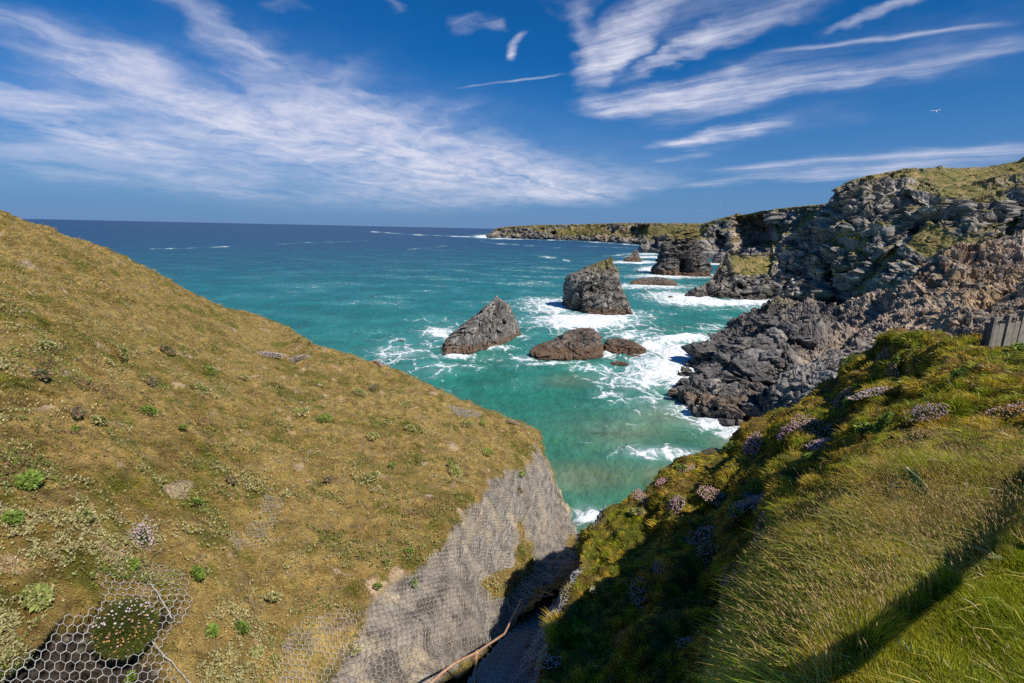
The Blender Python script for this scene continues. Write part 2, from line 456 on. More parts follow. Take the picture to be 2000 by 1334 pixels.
# ------------------------------------------------------------------ left hillside
LEFT_COLS = [
 [(-900, 60, 30), (-900, 500, 15), (-900, 800, 8.3), (-900, 1000, 5.6), (-900, 1300, 3.5), (-900, 1700, 2.7), (-900, 2100, 2.2)],
 [(-350, 262, 31), (-350, 590, 15.5), (-350, 830, 8.65), (-350, 1010, 6.25), (-350, 1200, 5.2), (-350, 1400, 4.45), (-350, 1700, 3.6)],
 [(0, 411, 35), (0, 620, 16.5), (0, 820, 10), (0, 1020, 7.3), (0, 1200, 6.1), (0, 1400, 5.3), (0, 1650, 4.5)],
 [(200, 482, 40), (200, 640, 21.5), (200, 820, 12.1), (200, 1000, 8.6), (200, 1180, 7.1), (200, 1330, 6.35), (200, 1600, 5.2)],
 [(400, 582, 47), (400, 700, 26), (400, 860, 14.8), (400, 1020, 10.4), (400, 1160, 8.45), (400, 1300, 7.45), (400, 1520, 6.1)],
 [(545, 633, 52), (520, 720, 30), (510, 860, 17), (505, 1010, 11.9), (500, 1140, 9.7), (500, 1270, 8.3), (500, 1470, 6.85)],
 [(612, 673, 38), (600, 765, 27), (600, 880, 18), (600, 1000, 12.9), (600, 1120, 10.4), (600, 1230, 9.15), (600, 1420, 7.5)],
 [(750, 714, 36), (750, 790, 28), (750, 890, 20), (750, 990, 14.6), (750, 1090, 11.9), (750, 1200, 10.1), (750, 1360, 8.55)],
 [(900, 787, 34), (900, 850, 27), (900, 930, 20), (900, 1010, 15.6), (900, 1095, 13.7), (900, 1190, 12.0), (895, 1320, 9.8)],
 [(1000, 832, 33.5), (1000, 880, 29), (1000, 925, 25.5), (1000, 985, 23), (1000, 1060, 20.5), (1000, 1140, 17.7), (985, 1235, 13.6)],
 [(1044, 852, 33), (1050, 880, 31.5), (1060, 915, 30.3), (1070, 970, 29.3), (1075, 1030, 27.8), (1078, 1090, 24.6), (1066, 1170, 17.3)],
 [(1049, 857, 33.6), (1066, 903, 33.2), (1084, 945, 32.7), (1103, 990, 32.2), (1124, 1035, 31.2), (1144, 1058, 29.8), (1120, 1118, 23.5)],
 [(1022, 872, 38), (1034, 935, 40), (1046, 990, 41), (1066, 1050, 41), (1090, 1090, 39), (1118, 1118, 35), (1118, 1140, 30)],
 [(960, 900, 46), (960, 960, 47), (960, 1030, 47), (970, 1090, 46), (1000, 1130, 44), (1040, 1160, 40), (1060, 1180, 36)],
]
NU_L, NV_L = 860, 560
PL = lattice(LEFT_COLS, NU_L, NV_L, backs=((7, -2.5), (18, -9), (30, -24), (36, -44)))
NL = grid_normals(PL)
if NL[NV_L // 2, NU_L // 3, 2] < 0: NL = -NL
lx, ly = proj(PL)
# gentle lumps, stronger far away where the features seen are larger
dist = np.linalg.norm(PL - CAM, axis=-1)
amp = np.clip(dist / 14.0, 0.35, 1.6)
lump = 0.17 * noise_at(PL, 2.6, 11, 4) + 0.10 * noise_at(PL, 0.75, 31, 4) + 0.05 * np.clip(noise_at(PL, 0.32, 33, 3), -0.1, 1)
terr = 0.10 * np.abs(noise_at(PL * np.array([1, 1, 2.2]), 1.5, 41, 3))
PL = PL + NL * ((lump + terr) * amp)[..., None]
NET_MAIN = [(1046, 856), (1085, 940), (1125, 1030), (1150, 1060), (1125, 1105), (1040, 1165), (1000, 1220), (930, 1280), (880, 1310), (835, 1360),
            (632, 1360), (668, 1280), (700, 1225), (722, 1188), (760, 1148), (800, 1122), (835, 1090), (870, 1060), (905, 1000), (938, 978), (955, 940), (1000, 918), (1040, 905)]
NET_NEAR = [(-80, 1310), (0, 1297), (75, 1258), (112, 1195), (165, 1190), (190, 1176), (205, 1120), (238, 1062), (245, 1030), (290, 1000), (312, 1030), (256, 1080), (238, 1108), (300, 1098), (368, 1120),
            (378, 1200), (340, 1232), (322, 1262), (372, 1360), (380, 1500), (-80, 1500)]
NET_MIDDLE = [(520, 950), (556, 982), (532, 1042), (482, 1092), (428, 1092), (440, 1058), (482, 1030)]
NET_LOW = [(540, 1360), (536, 1290), (575, 1212), (640, 1190), (670, 1175), (720, 1190), (668, 1280), (632, 1360)]
NET_RIDGE = [(868, 788), (890, 793), (942, 804), (940, 816), (895, 813)]
STRIP1 = [(1003, 1022), (1020, 1015), (1032, 1050), (1050, 1060), (1052, 1090), (1045, 1122), (1030, 1135), (1003, 1108), (1006, 1060)]
STRIP2 = [(978, 1110), (1030, 1100), (1020, 1140), (990, 1170), (962, 1165), (938, 1140), (950, 1125)]
STRIP3 = [(1110, 1040), (1146, 1055), (1130, 1090), (1105, 1075)]
jx = lx + 12 * noise_at(PL, 1.1, 5, 3); jy = ly + 12 * noise_at(PL, 1.1, 6, 3)
vis = (ly < 1700)
face = sstep(6, -8, sdpoly(jx, jy, NET_MAIN))
back = (np.arange(PL.shape[1]) > NU_L * 0.865)[None, :] * np.ones((PL.shape[0], 1))
face = np.maximum(face, back)
strip = np.maximum.reduce([sstep(3, -4, sdpoly(jx, jy, s)) for s in (STRIP1, STRIP2, STRIP3)])
near = sstep(4, -10, sdpoly(jx, jy, NET_NEAR)) * (ly > 1120)
low = sstep(8, -16, sdpoly(jx, jy, NET_LOW))
PL_NET = PL + NL * 0.05                    # where the nets lie, before the ground under them is carved
# rough rock under the main net, a hollow under the near one
w1_, w2_, rv_ = worley((PL / np.array([0.55, 0.55, 0.8])).astype(f32), 3)
PL = PL + NL * (face * (1 - back) * ((rv_ - 0.62) * 0.16 + 0.09 * noise_at(PL, 0.5, 51, 5) - 0.05))[..., None]
w1n, w2n, rvn = worley((PL / 0.16).astype(f32), 9)
hollow = near * sstep(1430, 1150, ly - 0.25 * lx + 60)
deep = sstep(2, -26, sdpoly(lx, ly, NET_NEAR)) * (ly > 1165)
PL = PL - NL * (deep * (0.62 + 0.25 * noise_at(PL, 0.5, 15, 3) - 0.2 * rvn))[..., None]
# colours of the ground, with the hollow's shade painted in
def left_colour(P, px, py):
    n = noise_at(P, 3.2, 61, 4); n2 = noise_at(P, 0.9, 62, 4); n3 = noise_at(P, 0.35, 63, 3)
    c = np.zeros(P.shape, f32) + np.array([0.36, 0.25, 0.08], f32)
    c = colmix(c, [0.30, 0.215, 0.115], sstep(0.0, 0.5, n3))
    c = colmix(c, [0.23, 0.17, 0.05], sstep(0.05, 0.5, n))
    c = colmix(c, [0.145, 0.145, 0.036], sstep(0.18, 0.55, n2 + 0.4 * n) * 0.8)
    c = colmix(c, [0.17, 0.09, 0.04], sstep(0.25, 0.6, -n2) * 0.45)
    return c
lc = left_colour(PL, lx, ly) * 0.8
n_a = noise_at(PL, 0.5, 71, 4)
rockc = np.zeros(PL.shape, f32) + np.array([0.25, 0.21, 0.165], f32)
rockc = colmix(rockc, [0.13, 0.108, 0.085], sstep(-0.1, 0.35, n_a))
rockc = colmix(rockc, [0.35, 0.28, 0.19], sstep(0.1, 0.5, noise_at(PL * np.array([1, 1, 0.3]), 0.9, 72, 4)))
lc = colmix(lc, rockc, face * (1 - 0.9 * strip))
soil = np.zeros(PL.shape, f32) + np.array([0.045, 0.034, 0.026], f32)  # near-black soil: the deep hollow's shade is put into its colour
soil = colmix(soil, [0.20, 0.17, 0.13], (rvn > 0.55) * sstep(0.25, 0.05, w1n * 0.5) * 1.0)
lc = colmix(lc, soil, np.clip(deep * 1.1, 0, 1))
bare = sstep(0.55, 0.75, noise_at(PL, 0.8, 77, 3) + 0.35 * noise_at(PL, 3.0, 78, 2))
lc = colmix(lc, [0.40, 0.29, 0.20], bare * (1 - face) * 0.8)
hill = link('grassy_hillside', grid_mesh('grassy_hillside', PL, [M_TURF], {'col': lc}))
tag(hill, kind='structure')
BV_L = bvh_of(PL); BV_LNET = bvh_of(PL_NET)
STRIPS = strip
L_GRASS = np.clip(1 - face * (1 - strip) - deep - bare * 0.6, 0, 1) * (1 - 0.75 * low) * (1 - 0.6 * sstep(4, -6, sdpoly(jx, jy, NET_MIDDLE)))
# close the hillside with turf roll along the top of the netted face
NLs = grid_normals(PL)
if NLs[NV_L // 2, NU_L // 3, 2] < 0: NLs = -NLs

# ------------------------------------------------------------------ right slope
RIGHT_COLS = [
 [(1140, 1085, 32), (1112, 1130, 25.5), (1090, 1165, 20.5), (1056, 1223, 16.0), (1030, 1270, 13.0), (996, 1340, 9.9), (940, 1450, 7.8)],
 [(1149, 1066, 13.7), (1132, 1105, 12.6), (1118, 1142, 11.75), (1096, 1200, 10.65), (1074, 1268, 9.55), (1046, 1340, 8.57), (1000, 1450, 7.3)],
 [(1190, 1019, 14.6), (1172, 1085, 12.7), (1155, 1140, 11.5), (1135, 1200, 10.4), (1112, 1270, 9.27), (1085, 1345, 8.3), (1040, 1450, 7.2)],
 [(1240, 986, 15.1), (1228, 1070, 12.6), (1210, 1140, 11.0), (1195, 1205, 9.84), (1178, 1270, 8.9), (1158, 1345, 7.97), (1130, 1450, 6.95)],
 [(1290, 942, 16.1), (1292, 1040, 12.75), (1292, 1120, 10.8), (1286, 1190, 9.57), (1276, 1260, 8.55), (1261, 1345, 7.55), (1240, 1450, 6.65)],
 [(1350, 914, 16.4), (1372, 1000, 13.0), (1385, 1070, 11.0), (1388, 1140, 9.6), (1384, 1220, 8.3), (1374, 1300, 7.2), (1350, 1450, 5.8)],
 [(1425, 874, 16.9), (1455, 950, 12.8), (1470, 1015, 9.6), (1474, 1085, 7.3), (1462, 1160, 5.7), (1446, 1250, 4.5), (1415, 1400, 3.2)],
 [(1500, 813, 18.4), (1528, 880, 13.2), (1536, 955, 8.6), (1520, 1040, 5.2), (1505, 1130, 3.5), (1492, 1220, 2.5), (1480, 1400, 1.75)],
 [(1600, 770, 19.5), (1640, 830, 13), (1660, 900, 7.6), (1650, 990, 4.2), (1640, 1080, 2.87), (1630, 1200, 2.06), (1620, 1400, 1.47)],
 [(1690, 694, 20), (1730, 750, 14.5), (1760, 830, 7.8), (1770, 930, 4.55), (1760, 1050, 2.93), (1750, 1180, 2.06), (1740, 1400, 1.46)],
 [(1750, 650, 19), (1830, 700, 14.2), (1880, 790, 8.1), (1900, 900, 4.7), (1890, 1030, 2.97), (1880, 1170, 2.05), (1870, 1400, 1.46)],
 [(1850, 657, 17), (1950, 690, 13.2), (2010, 770, 8.3), (2030, 880, 4.75), (2030, 1010, 3.0), (2020, 1150, 2.1), (2010, 1400, 1.45)],
 [(2000, 664, 14.8), (2100, 690, 12.2), (2180, 760, 8.4), (2200, 870, 4.8), (2200, 1000, 3.03), (2200, 1150, 2.08), (2200, 1400, 1.43)],
 [(2200, 662, 13.8), (2340, 680, 12.0), (2420, 760, 8.4), (2450, 870, 4.7), (2450, 1000, 3.0), (2450, 1150, 2.07), (2450, 1400, 1.42)],
 [(2700, 650, 13), (2900, 670, 11.5), (3000, 760, 8.4), (3000, 880, 4.5), (3000, 1000, 2.95), (3000, 1150, 2.0), (3000, 1400, 1.4)],
]
NU_R, NV_R = 820, 640
PR = lattice(RIGHT_COLS, NU_R, NV_R, backs=((1.0, -0.25), (2.2, -1.2), (4.0, -6), (6.0, -16), (9, -34)))
NR = grid_normals(PR)
if NR[NV_R // 2, NU_R // 2, 2] < 0: NR = -NR
rx_, ry_ = proj(PR)
dist_r = np.linalg.norm(PR - CAM, axis=-1)
amp = np.clip(dist_r / 9.0, 0.12, 1.3)
lumpr = 0.22 * noise_at(PR, 1.9, 111, 4) + 0.08 * noise_at(PR, 0.45, 117, 3) + 0.10 * noise_at(PR * np.array([1, 1, 1.6]), 0.7, 112, 3)
# terracettes running across the slope
band = np.sin((PR[..., 2] * 4.2 + PR[..., 0] * 0.7 + 1.8 * noise_at(PR, 2.2, 113, 3)))
PR = PR + NR * ((lumpr + 0.10 * band * sstep(7, 11, dist_r)) * amp)[..., None]
RIM_ROCK = [(1395, 1180), (1402, 1130), (1432, 1105), (1470, 1040), (1500, 1010), (1505, 1030), (1478, 1085), (1462, 1130), (1440, 1200), (1430, 1240), (1402, 1240)]
BARE2 = [(1455, 970), (1490, 935), (1510, 920), (1505, 945), (1470, 985)]
NET_RIGHT = [(1140, 1098), (1112, 1135), (1090, 1168), (1054, 1226), (1026, 1274), (988, 1345), (960, 1400), (1010, 1400), (1046, 1345), (1076, 1270), (1098, 1203), (1120, 1142), (1140, 1110)]
jrx = rx_ + 9 * noise_at(PR, 0.8, 115, 3); jry = ry_ + 9 * noise_at(PR, 0.8, 116, 3)
r_rock = np.maximum(sstep(5, -6, sdpoly(jrx, jry, RIM_ROCK)), sstep(4, -5, sdpoly(jrx, jry, BARE2)))
r_face = np.maximum(sstep(5, -6, sdpoly(jrx, jry, NET_RIGHT)), (np.arange(NU_R) < NU_R * 0.066)[None, :] * 1.0)
steep = sstep(0.5, 0.25, grid_normals(PR)[..., 2] * np.sign(NR[NV_R // 2, NU_R // 2, 2])) * 0
behind = np.zeros(PR.shape[:2]); behind[:PR.shape[0] - NV_R - 6] = 1
r_face = np.maximum(r_face, behind * 0.8)
PR_NET = PR + NR * 0.05
wr1, wr2, rvr = worley((PR / np.array([0.35, 0.35, 0.22])).astype(f32), 13)
PR = PR - NR * ((r_rock * 0.10 * rvr) + r_face * (0.06 + 0.12 * rvr))[..., None]
def right_green(P):
    n = noise_at(P, 2.4, 161, 4); n2 = noise_at(P, 0.8, 162, 3)
    d = np.linalg.norm(P - CAM, axis=-1)
    return np.clip(0.34 + 0.75 * n + 0.5 * n2 + 0.42 * sstep(7, 2.5, d), 0, 1)
rc = colmix(np.zeros(PR.shape, f32) + np.array([0.13, 0.085, 0.03], f32), [0.075, 0.085, 0.012], right_green(PR))  # ground kept dark, painting shade into the gaps between tussocks
rc = colmix(rc, [0.15, 0.125, 0.11], np.clip(r_rock + r_face, 0, 1))
rc = colmix(rc, [0.30, 0.26, 0.24], sstep(0.1, 0.4, noise_at(PR, 0.25, 171, 3)) * np.clip(r_rock + r_face, 0, 1) * 0.6)
slope = link('grassy_slope', grid_mesh('grassy_slope', PR, [M_TURF], {'col': rc}))
tag(slope, kind='structure')
BV_R = bvh_of(PR); BV_RNET = bvh_of(PR_NET)
R_GRASS = np.clip(1 - r_rock - r_face, 0, 1)
NRs = grid_normals(PR)
if NRs[NV_R // 2, NU_R // 2, 2] < 0: NRs = -NRs

# ------------------------------------------------------------------ rocky cliffs
def rock_relief(P, N, s, seed, big=1.0, blk=1.0, fine=1.0, tilt=(0.45, 0.25), flat=2.2, rib=0.0):
    ct, st = math.cos(tilt[0]), math.sin(tilt[0]); c2, s2 = math.cos(tilt[1]), math.sin(tilt[1])
    Q = P @ np.array([[ct, 0, st], [0, 1, 0], [-st, 0, ct]]).T @ np.array([[1, 0, 0], [0, c2, s2], [0, -s2, c2]]).T
    Qs = (Q / s).astype(f32)
    B = Qs * np.array([1, 1, flat], f32)
    warp = np.stack([perlin(Qs * 0.9 + 5, seed + 1), perlin(Qs * 0.9 + 15, seed + 2), perlin(Qs * 0.9 + 25, seed + 3)], -1) * 0.5
    a1, a2, av, at = worley(B * 0.42 + warp, seed + 4, True)
    b1, b2, bv, bt = worley(B * 1.15 + warp * 2, seed + 5, True)
    g1, g2, gv, gt = worley(B * 3.0 + warp * 2, seed + 6, True)
    r = big * 0.85 * fbm(Qs * 0.28, 3, seed + 7)
    r = r + blk * ((av - 0.5) * 0.30 + at * 1.15 + (bv - 0.5) * 0.14 + bt * 0.46 + (gv - 0.5) * 0.07 + gt * 0.16)
    r = r - blk * (0.16 * np.exp(-((a2 - a1) / 0.05)**2) + 0.05 * np.exp(-((b2 - b1) / 0.06)**2))
    r = r + fine * (0.13 * ridged(B * np.array([0.7, 0.7, 1.3], f32) + warp, 5, seed + 8, 0.55))
    if rib:
        S = (P / s).astype(f32)
        L_ = np.stack([S[..., 0] * 0.62 + S[..., 2] * 0.22, S[..., 1] * 0.62, S[..., 2] * 0.13], -1)
        r = r + rib * (0.55 * (ridged(L_ + 0.35 * warp, 3, seed + 12) - 0.9))
    return r * s, Qs, (av, bv, gv)
def rock_colour(P, Qs, vals, N, base, dark, light, seed):
    B = Qs * np.array([0.6, 0.6, 3.0], f32)
    st = fbm(B + 0.6 * perlin(Qs, seed)[..., None], 4, seed)
    n = fbm(Qs * 0.7, 4, seed + 5)
    c = np.zeros(P.shape, f32) + np.asarray(base, f32)
    c = colmix(c, dark, sstep(0.0, 0.45, n))
    c = colmix(c, light, sstep(0.2, 0.42, st) * 0.75)
    vein = np.exp(-(perlin(Qs * np.array([0.5, 0.5, 1.6], f32) + 0.5 * n[..., None], seed + 9) / 0.022)**2) * sstep(0.0, 0.3, fbm(Qs * 0.35, 2, seed + 11))
    c = colmix(c, np.minimum(np.asarray(light, f32) * 1.5, 0.6), vein * 0.6)
    c = c * (0.70 + 0.28 * vals[0] + 0.32 * vals[1] + 0.2 * (vals[2] - 0.5))[..., None].astype(f32)
    return c
def smooth_up(P, k=15):
    """upward component of the normal on a smoothed copy"""
    Q = P.copy()
    for ax in (0, 1):
        for _ in range(2):
            ker = np.ones(k) / k
            pad = [(0, 0)] * 3; pad[ax] = (k // 2, k // 2)
            E = np.pad(Q, pad, mode='edge')
            cs = np.cumsum(np.concatenate([np.zeros_like(np.take(E, [0], ax)), E], ax), ax)
            Q = (np.take(cs, range(k, cs.shape[ax]), ax) - np.take(cs, range(0, cs.shape[ax] - k), ax)) / k
    n = grid_normals(Q)
    return np.abs(n[..., 2])
def orient(N, P):
    d = (CAM - P); s = np.sign(np.nanmean((N * d).sum(-1)))
    return N * (s if s != 0 else 1)

GRASS_C = [0.185, 0.155, 0.045]; GRASS_D = [0.28, 0.205, 0.08]
def cliff(name, cols, nu, nv, backs, s, seed, zones_grass, mat, base, dark, light, up_thr=(0.62, 0.8), zones_tint=(), carve=(), big=1.0, blk=1.0, zmin_grass=14, flat=2.2, backs2=None, ncol2=0, nograss=()):
    P = lattice(cols, nu, nv, backs, backs2, ncol2)
    nb = P.shape[0] - nv
    N = orient(grid_normals(P), P)
    px, py = proj(P)
    for (poly, depth, soft) in carve:
        w = sstep(soft, -soft, sdpoly(px, py, poly) if len(poly) > 2 else polydist(px, py, poly) - soft)
        d = P - CAM; d = d / np.linalg.norm(d, axis=-1, keepdims=True); d[..., 2] = 0
        P = P + d * (w * depth)[..., None]
    N = orient(grid_normals(P), P)
    zz = P[..., 2]
    gz = np.zeros(P.shape[:2])
    jx_ = px + 6 * noise_at(P, s * 1.2, seed + 31, 3); jy_ = py + 6 * noise_at(P, s * 1.2, seed + 32, 3)
    for poly in zones_grass: gz = np.maximum(gz, sstep(3, -4, sdpoly(jx_, jy_, poly)))
    gz[:nb] = (1 - sstep(ncol2 + 0.6, ncol2 - 0.6, np.linspace(0, len(cols) - 1, nu))) if backs2 is not None else 1
    for poly in nograss: gz = gz * sstep(-3, 4, sdpoly(jx_, jy_, poly))
    r, Qs, vals = rock_relief(P, N, s, seed, big, blk * 0.8, 1.0, flat=flat, rib=0.8)
    k = 1 - 0.8 * gz
    r[:nb] = 0.05 * r[:nb]
    edge = np.ones(P.shape[0]); edge[nb:nb + 10] = np.linspace(0.15, 1, 10)
    k = k * edge[:, None]
    hN = N.copy(); hN[..., 2] *= 0.5
    P = P + hN * (r * k)[..., None] + N * (gz * (0.10 * s * noise_at(P, s * 0.8, seed + 40, 4)))[..., None]
    up = smooth_up(P, 15)
    c = rock_colour(P, Qs, vals, N, base, dark, light, seed + 50)
    for poly, col, amt in zones_tint:
        c = colmix(c, np.asarray(col, f32), sstep(4, -5, sdpoly(jx_, jy_, poly)) * amt * (0.75 + 0.5 * vals[1]))
    gm = np.maximum(gz * sstep(0.18, 0.42, up + 0.12 * noise_at(P, s * 0.4, seed + 60, 3)), sstep(up_thr[0], up_thr[1], up + 0.15 * noise_at(P, s * 0.6, seed + 61, 3)) * sstep(zmin_grass, zmin_grass + 10, zz) * 0.85)
    gcol = np.zeros(P.shape, f32) + np.asarray(GRASS_C, f32)
    gcol = colmix(gcol, GRASS_D, sstep(-0.1, 0.4, noise_at(P, s * 1.1, seed + 62, 4)))
    gcol = colmix(gcol, [0.075, 0.085, 0.022], sstep(0.1, 0.45, noise_at(P, s * 0.45, seed + 63, 3)))
    c = colmix(c, gcol, np.clip(gm, 0, 1))
    wet = sstep(5.0, 1.5, zz + 1.5 * noise_at(P, s, seed + 64, 3))
    c = colmix(c, [0.040, 0.034, 0.029], wet * 0.75)
    o = link(name, grid_mesh(name, P, [mat], {'col': c}, False))
    tag(o, kind='structure')
    return P

BIG_COLS = [
 [(1337, 577.5, 371), (1337, 579, 370.5), (1338, 581, 370), (1339, 583, 369), (1340, 588, 367)],
 [(1362, 564, 373), (1364, 568, 371.5), (1367, 573, 370), (1370, 578, 368), (1372, 588, 366)],
 [(1385, 547, 375), (1386, 556, 373), (1388, 566, 370), (1390, 575, 368.5), (1392, 588, 366)],
 [(1405, 516, 378), (1408, 532, 375), (1411, 550, 371), (1414, 568, 368), (1416, 588, 365)],
 [(1424, 488, 381), (1425, 510, 378), (1427, 534, 373), (1429, 562, 369), (1431, 588, 364)],
 [(1440, 496, 383), (1440, 514, 379), (1441, 538, 373), (1442, 564, 368), (1444, 590, 363)],
 [(1472, 497, 388), (1472, 515, 382), (1472, 538, 374), (1472, 566, 367), (1474, 592, 360)],
 [(1515, 486, 395), (1512, 505, 386), (1511, 532, 374), (1510, 564, 364), (1511, 594, 356)],
 [(1548, 455, 388), (1550, 490, 376), (1552, 525, 364), (1554, 562, 354), (1556, 596, 346)],
 [(1585, 430, 386), (1588, 475, 370), (1592, 520, 356), (1596, 560, 346), (1600, 600, 337)],
 [(1618, 396, 382), (1625, 445, 361), (1630, 500, 347), (1635, 555, 336), (1640, 604, 327)],
 [(1640, 367, 370), (1648, 430, 352), (1655, 490, 338), (1662, 550, 326), (1670, 604, 316)],
 [(1668, 351, 364), (1676, 420, 344), (1686, 480, 329), (1694, 545, 318), (1702, 602, 309)],
 [(1750, 335, 362), (1750, 405, 334), (1750, 470, 314), (1755, 530, 298), (1760, 592, 285)],
 [(1830, 328, 362), (1832, 388, 320), (1834, 450, 300), (1837, 510, 283), (1840, 572, 268)],
 [(1920, 326, 358), (1920, 378, 310), (1920, 430, 290), (1920, 480, 274), (1920, 542, 260)],
 [(2000, 313, 350), (2000, 366, 302), (2000, 415, 282), (2000, 465, 266), (2000, 525, 252)],
 [(2200, 282, 320), (2200, 345, 280), (2200, 400, 262), (2200, 455, 248), (2200, 515, 236)],
 [(2600, 230, 270), (2600, 300, 245), (2600, 370, 230), (2600, 440, 218), (2600, 510, 208)],
]
SPUR_GRASS = [(1418, 492), (1436, 498), (1472, 502), (1500, 496), (1520, 500), (1510, 528), (1500, 540), (1470, 542), (1446, 538), (1430, 522)]
TOP_GRASS = [(1650, 356), (1700, 346), (1750, 337), (1830, 331), (1920, 328), (2010, 316), (2300, 270), (2300, 330), (2010, 345), (1960, 352), (1900, 365), (1880, 385), (1850, 395), (1838, 380), (1822, 360), (1790, 349), (1740, 350), (1690, 355), (1655, 362)]
LEDGES = [[(1612, 474), (1640, 454), (1680, 451), (1695, 462), (1698, 480), (1705, 498), (1680, 500), (1660, 494), (1640, 482)],
          [(1770, 478), (1800, 440), (1812, 428), (1838, 446), (1880, 468), (1930, 458), (1960, 480), (1900, 496), (1870, 508), (1830, 512), (1800, 500)],
          [(1662, 565), (1690, 545), (1722, 510), (1738, 500), (1730, 525), (1712, 548), (1690, 575), (1665, 585)],
          [(1700, 505), (1732, 480), (1760, 468), (1745, 500), (1715, 520)],
          [(1905, 352), (1990, 345), (2020, 356), (1990, 372), (1930, 378), (1890, 392), (1880, 380)]]
PBIG = cliff('sea_cliff', BIG_COLS, 900, 420, ((14, 0.8), (40, 2.2), (110, 1.5), (320, -4)), 7.5, 201,
             [SPUR_GRASS, TOP_GRASS] + LEDGES, M_ROCK, (0.25, 0.222, 0.193), (0.14, 0.127, 0.115), (0.42, 0.375, 0.32), up_thr=(0.72, 0.86), big=1.25, blk=0.85, flat=3.2,
             carve=[([(1800, 438), (1745, 492), (1700, 532), (1640, 585)], 16, 13), ([(1553, 462), (1540, 505), (1533, 560)], 9, 7),
                    ([(1617, 520), (1660, 535), (1650, 595), (1612, 595)], 20, 14), ([(1441, 560), (1450, 553), (1458, 565), (1456, 582), (1441, 582)], 16, 4),
                    ([(1488, 575), (1500, 561), (1516, 572), (1514, 586), (1488, 586)], 14, 4), ([(1850, 400), (1880, 395), (1886, 440), (1856, 446)], 7, 8),
                    ([(1980, 400), (2010, 392), (2010, 470), (1970, 470)], 12, 9), ([(1735, 380), (1755, 420), (1745, 470)], 6, 7)],
             zones_tint=[([(1640, 352), (1720, 345), (1800, 345), (1760, 360), (1690, 372), (1650, 400)], (0.20, 0.165, 0.12), 0.6),
                         ([(1600, 440), (1700, 415), (1720, 450), (1600, 475)], (0.27, 0.25, 0.23), 0.55)],
             backs2=((3, -1.5), (8, -8), (16, -26), (30, -70)), ncol2=8, nograss=[[(1900, 356), (2010, 336), (2010, 350), (1930, 372)]])

RUB_COLS = [
 [(1436, 645, 236), (1385, 690, 193), (1338, 722, 171), (1314, 772, 140), (1356, 815, 122)],
 [(1448, 624, 232), (1412, 680, 189), (1380, 720, 165), (1360, 768, 138), (1390, 815, 120)],
 [(1464, 612, 228), (1440, 668, 185), (1420, 716, 158), (1402, 764, 136), (1425, 820, 117)],
 [(1495, 600, 225), (1475, 660, 181), (1455, 712, 154), (1440, 766, 132), (1460, 826, 115)],
 [(1530, 590, 222), (1510, 654, 178), (1490, 708, 150), (1480, 768, 128), (1490, 834, 112)],
 [(1590, 590, 212), (1575, 648, 168), (1560, 703, 140), (1550, 760, 120), (1560, 836, 103)],
 [(1640, 599, 202), (1650, 650, 160), (1650, 700, 132), (1650, 745, 114), (1660, 810, 97)],
 [(1700, 579, 190), (1720, 630, 157), (1730, 670, 135), (1740, 720, 116), (1750, 790, 98)],
 [(1765, 555, 182), (1790, 600, 158), (1800, 645, 136), (1810, 690, 118), (1820, 760, 100)],
 [(1830, 500, 178), (1860, 560, 156), (1880, 610, 138), (1890, 660, 124), (1900, 730, 108)],
 [(1900, 478, 176), (1930, 540, 155), (1945, 600, 136), (1955, 650, 122), (1960, 720, 106)],
 [(2000, 466, 172), (2010, 530, 151), (2020, 590, 132), (2020, 650, 118), (2020, 720, 102)],
 [(2200, 440, 160), (2200, 510, 140), (2200, 580, 122), (2200, 640, 110), (2200, 720, 96)],
]
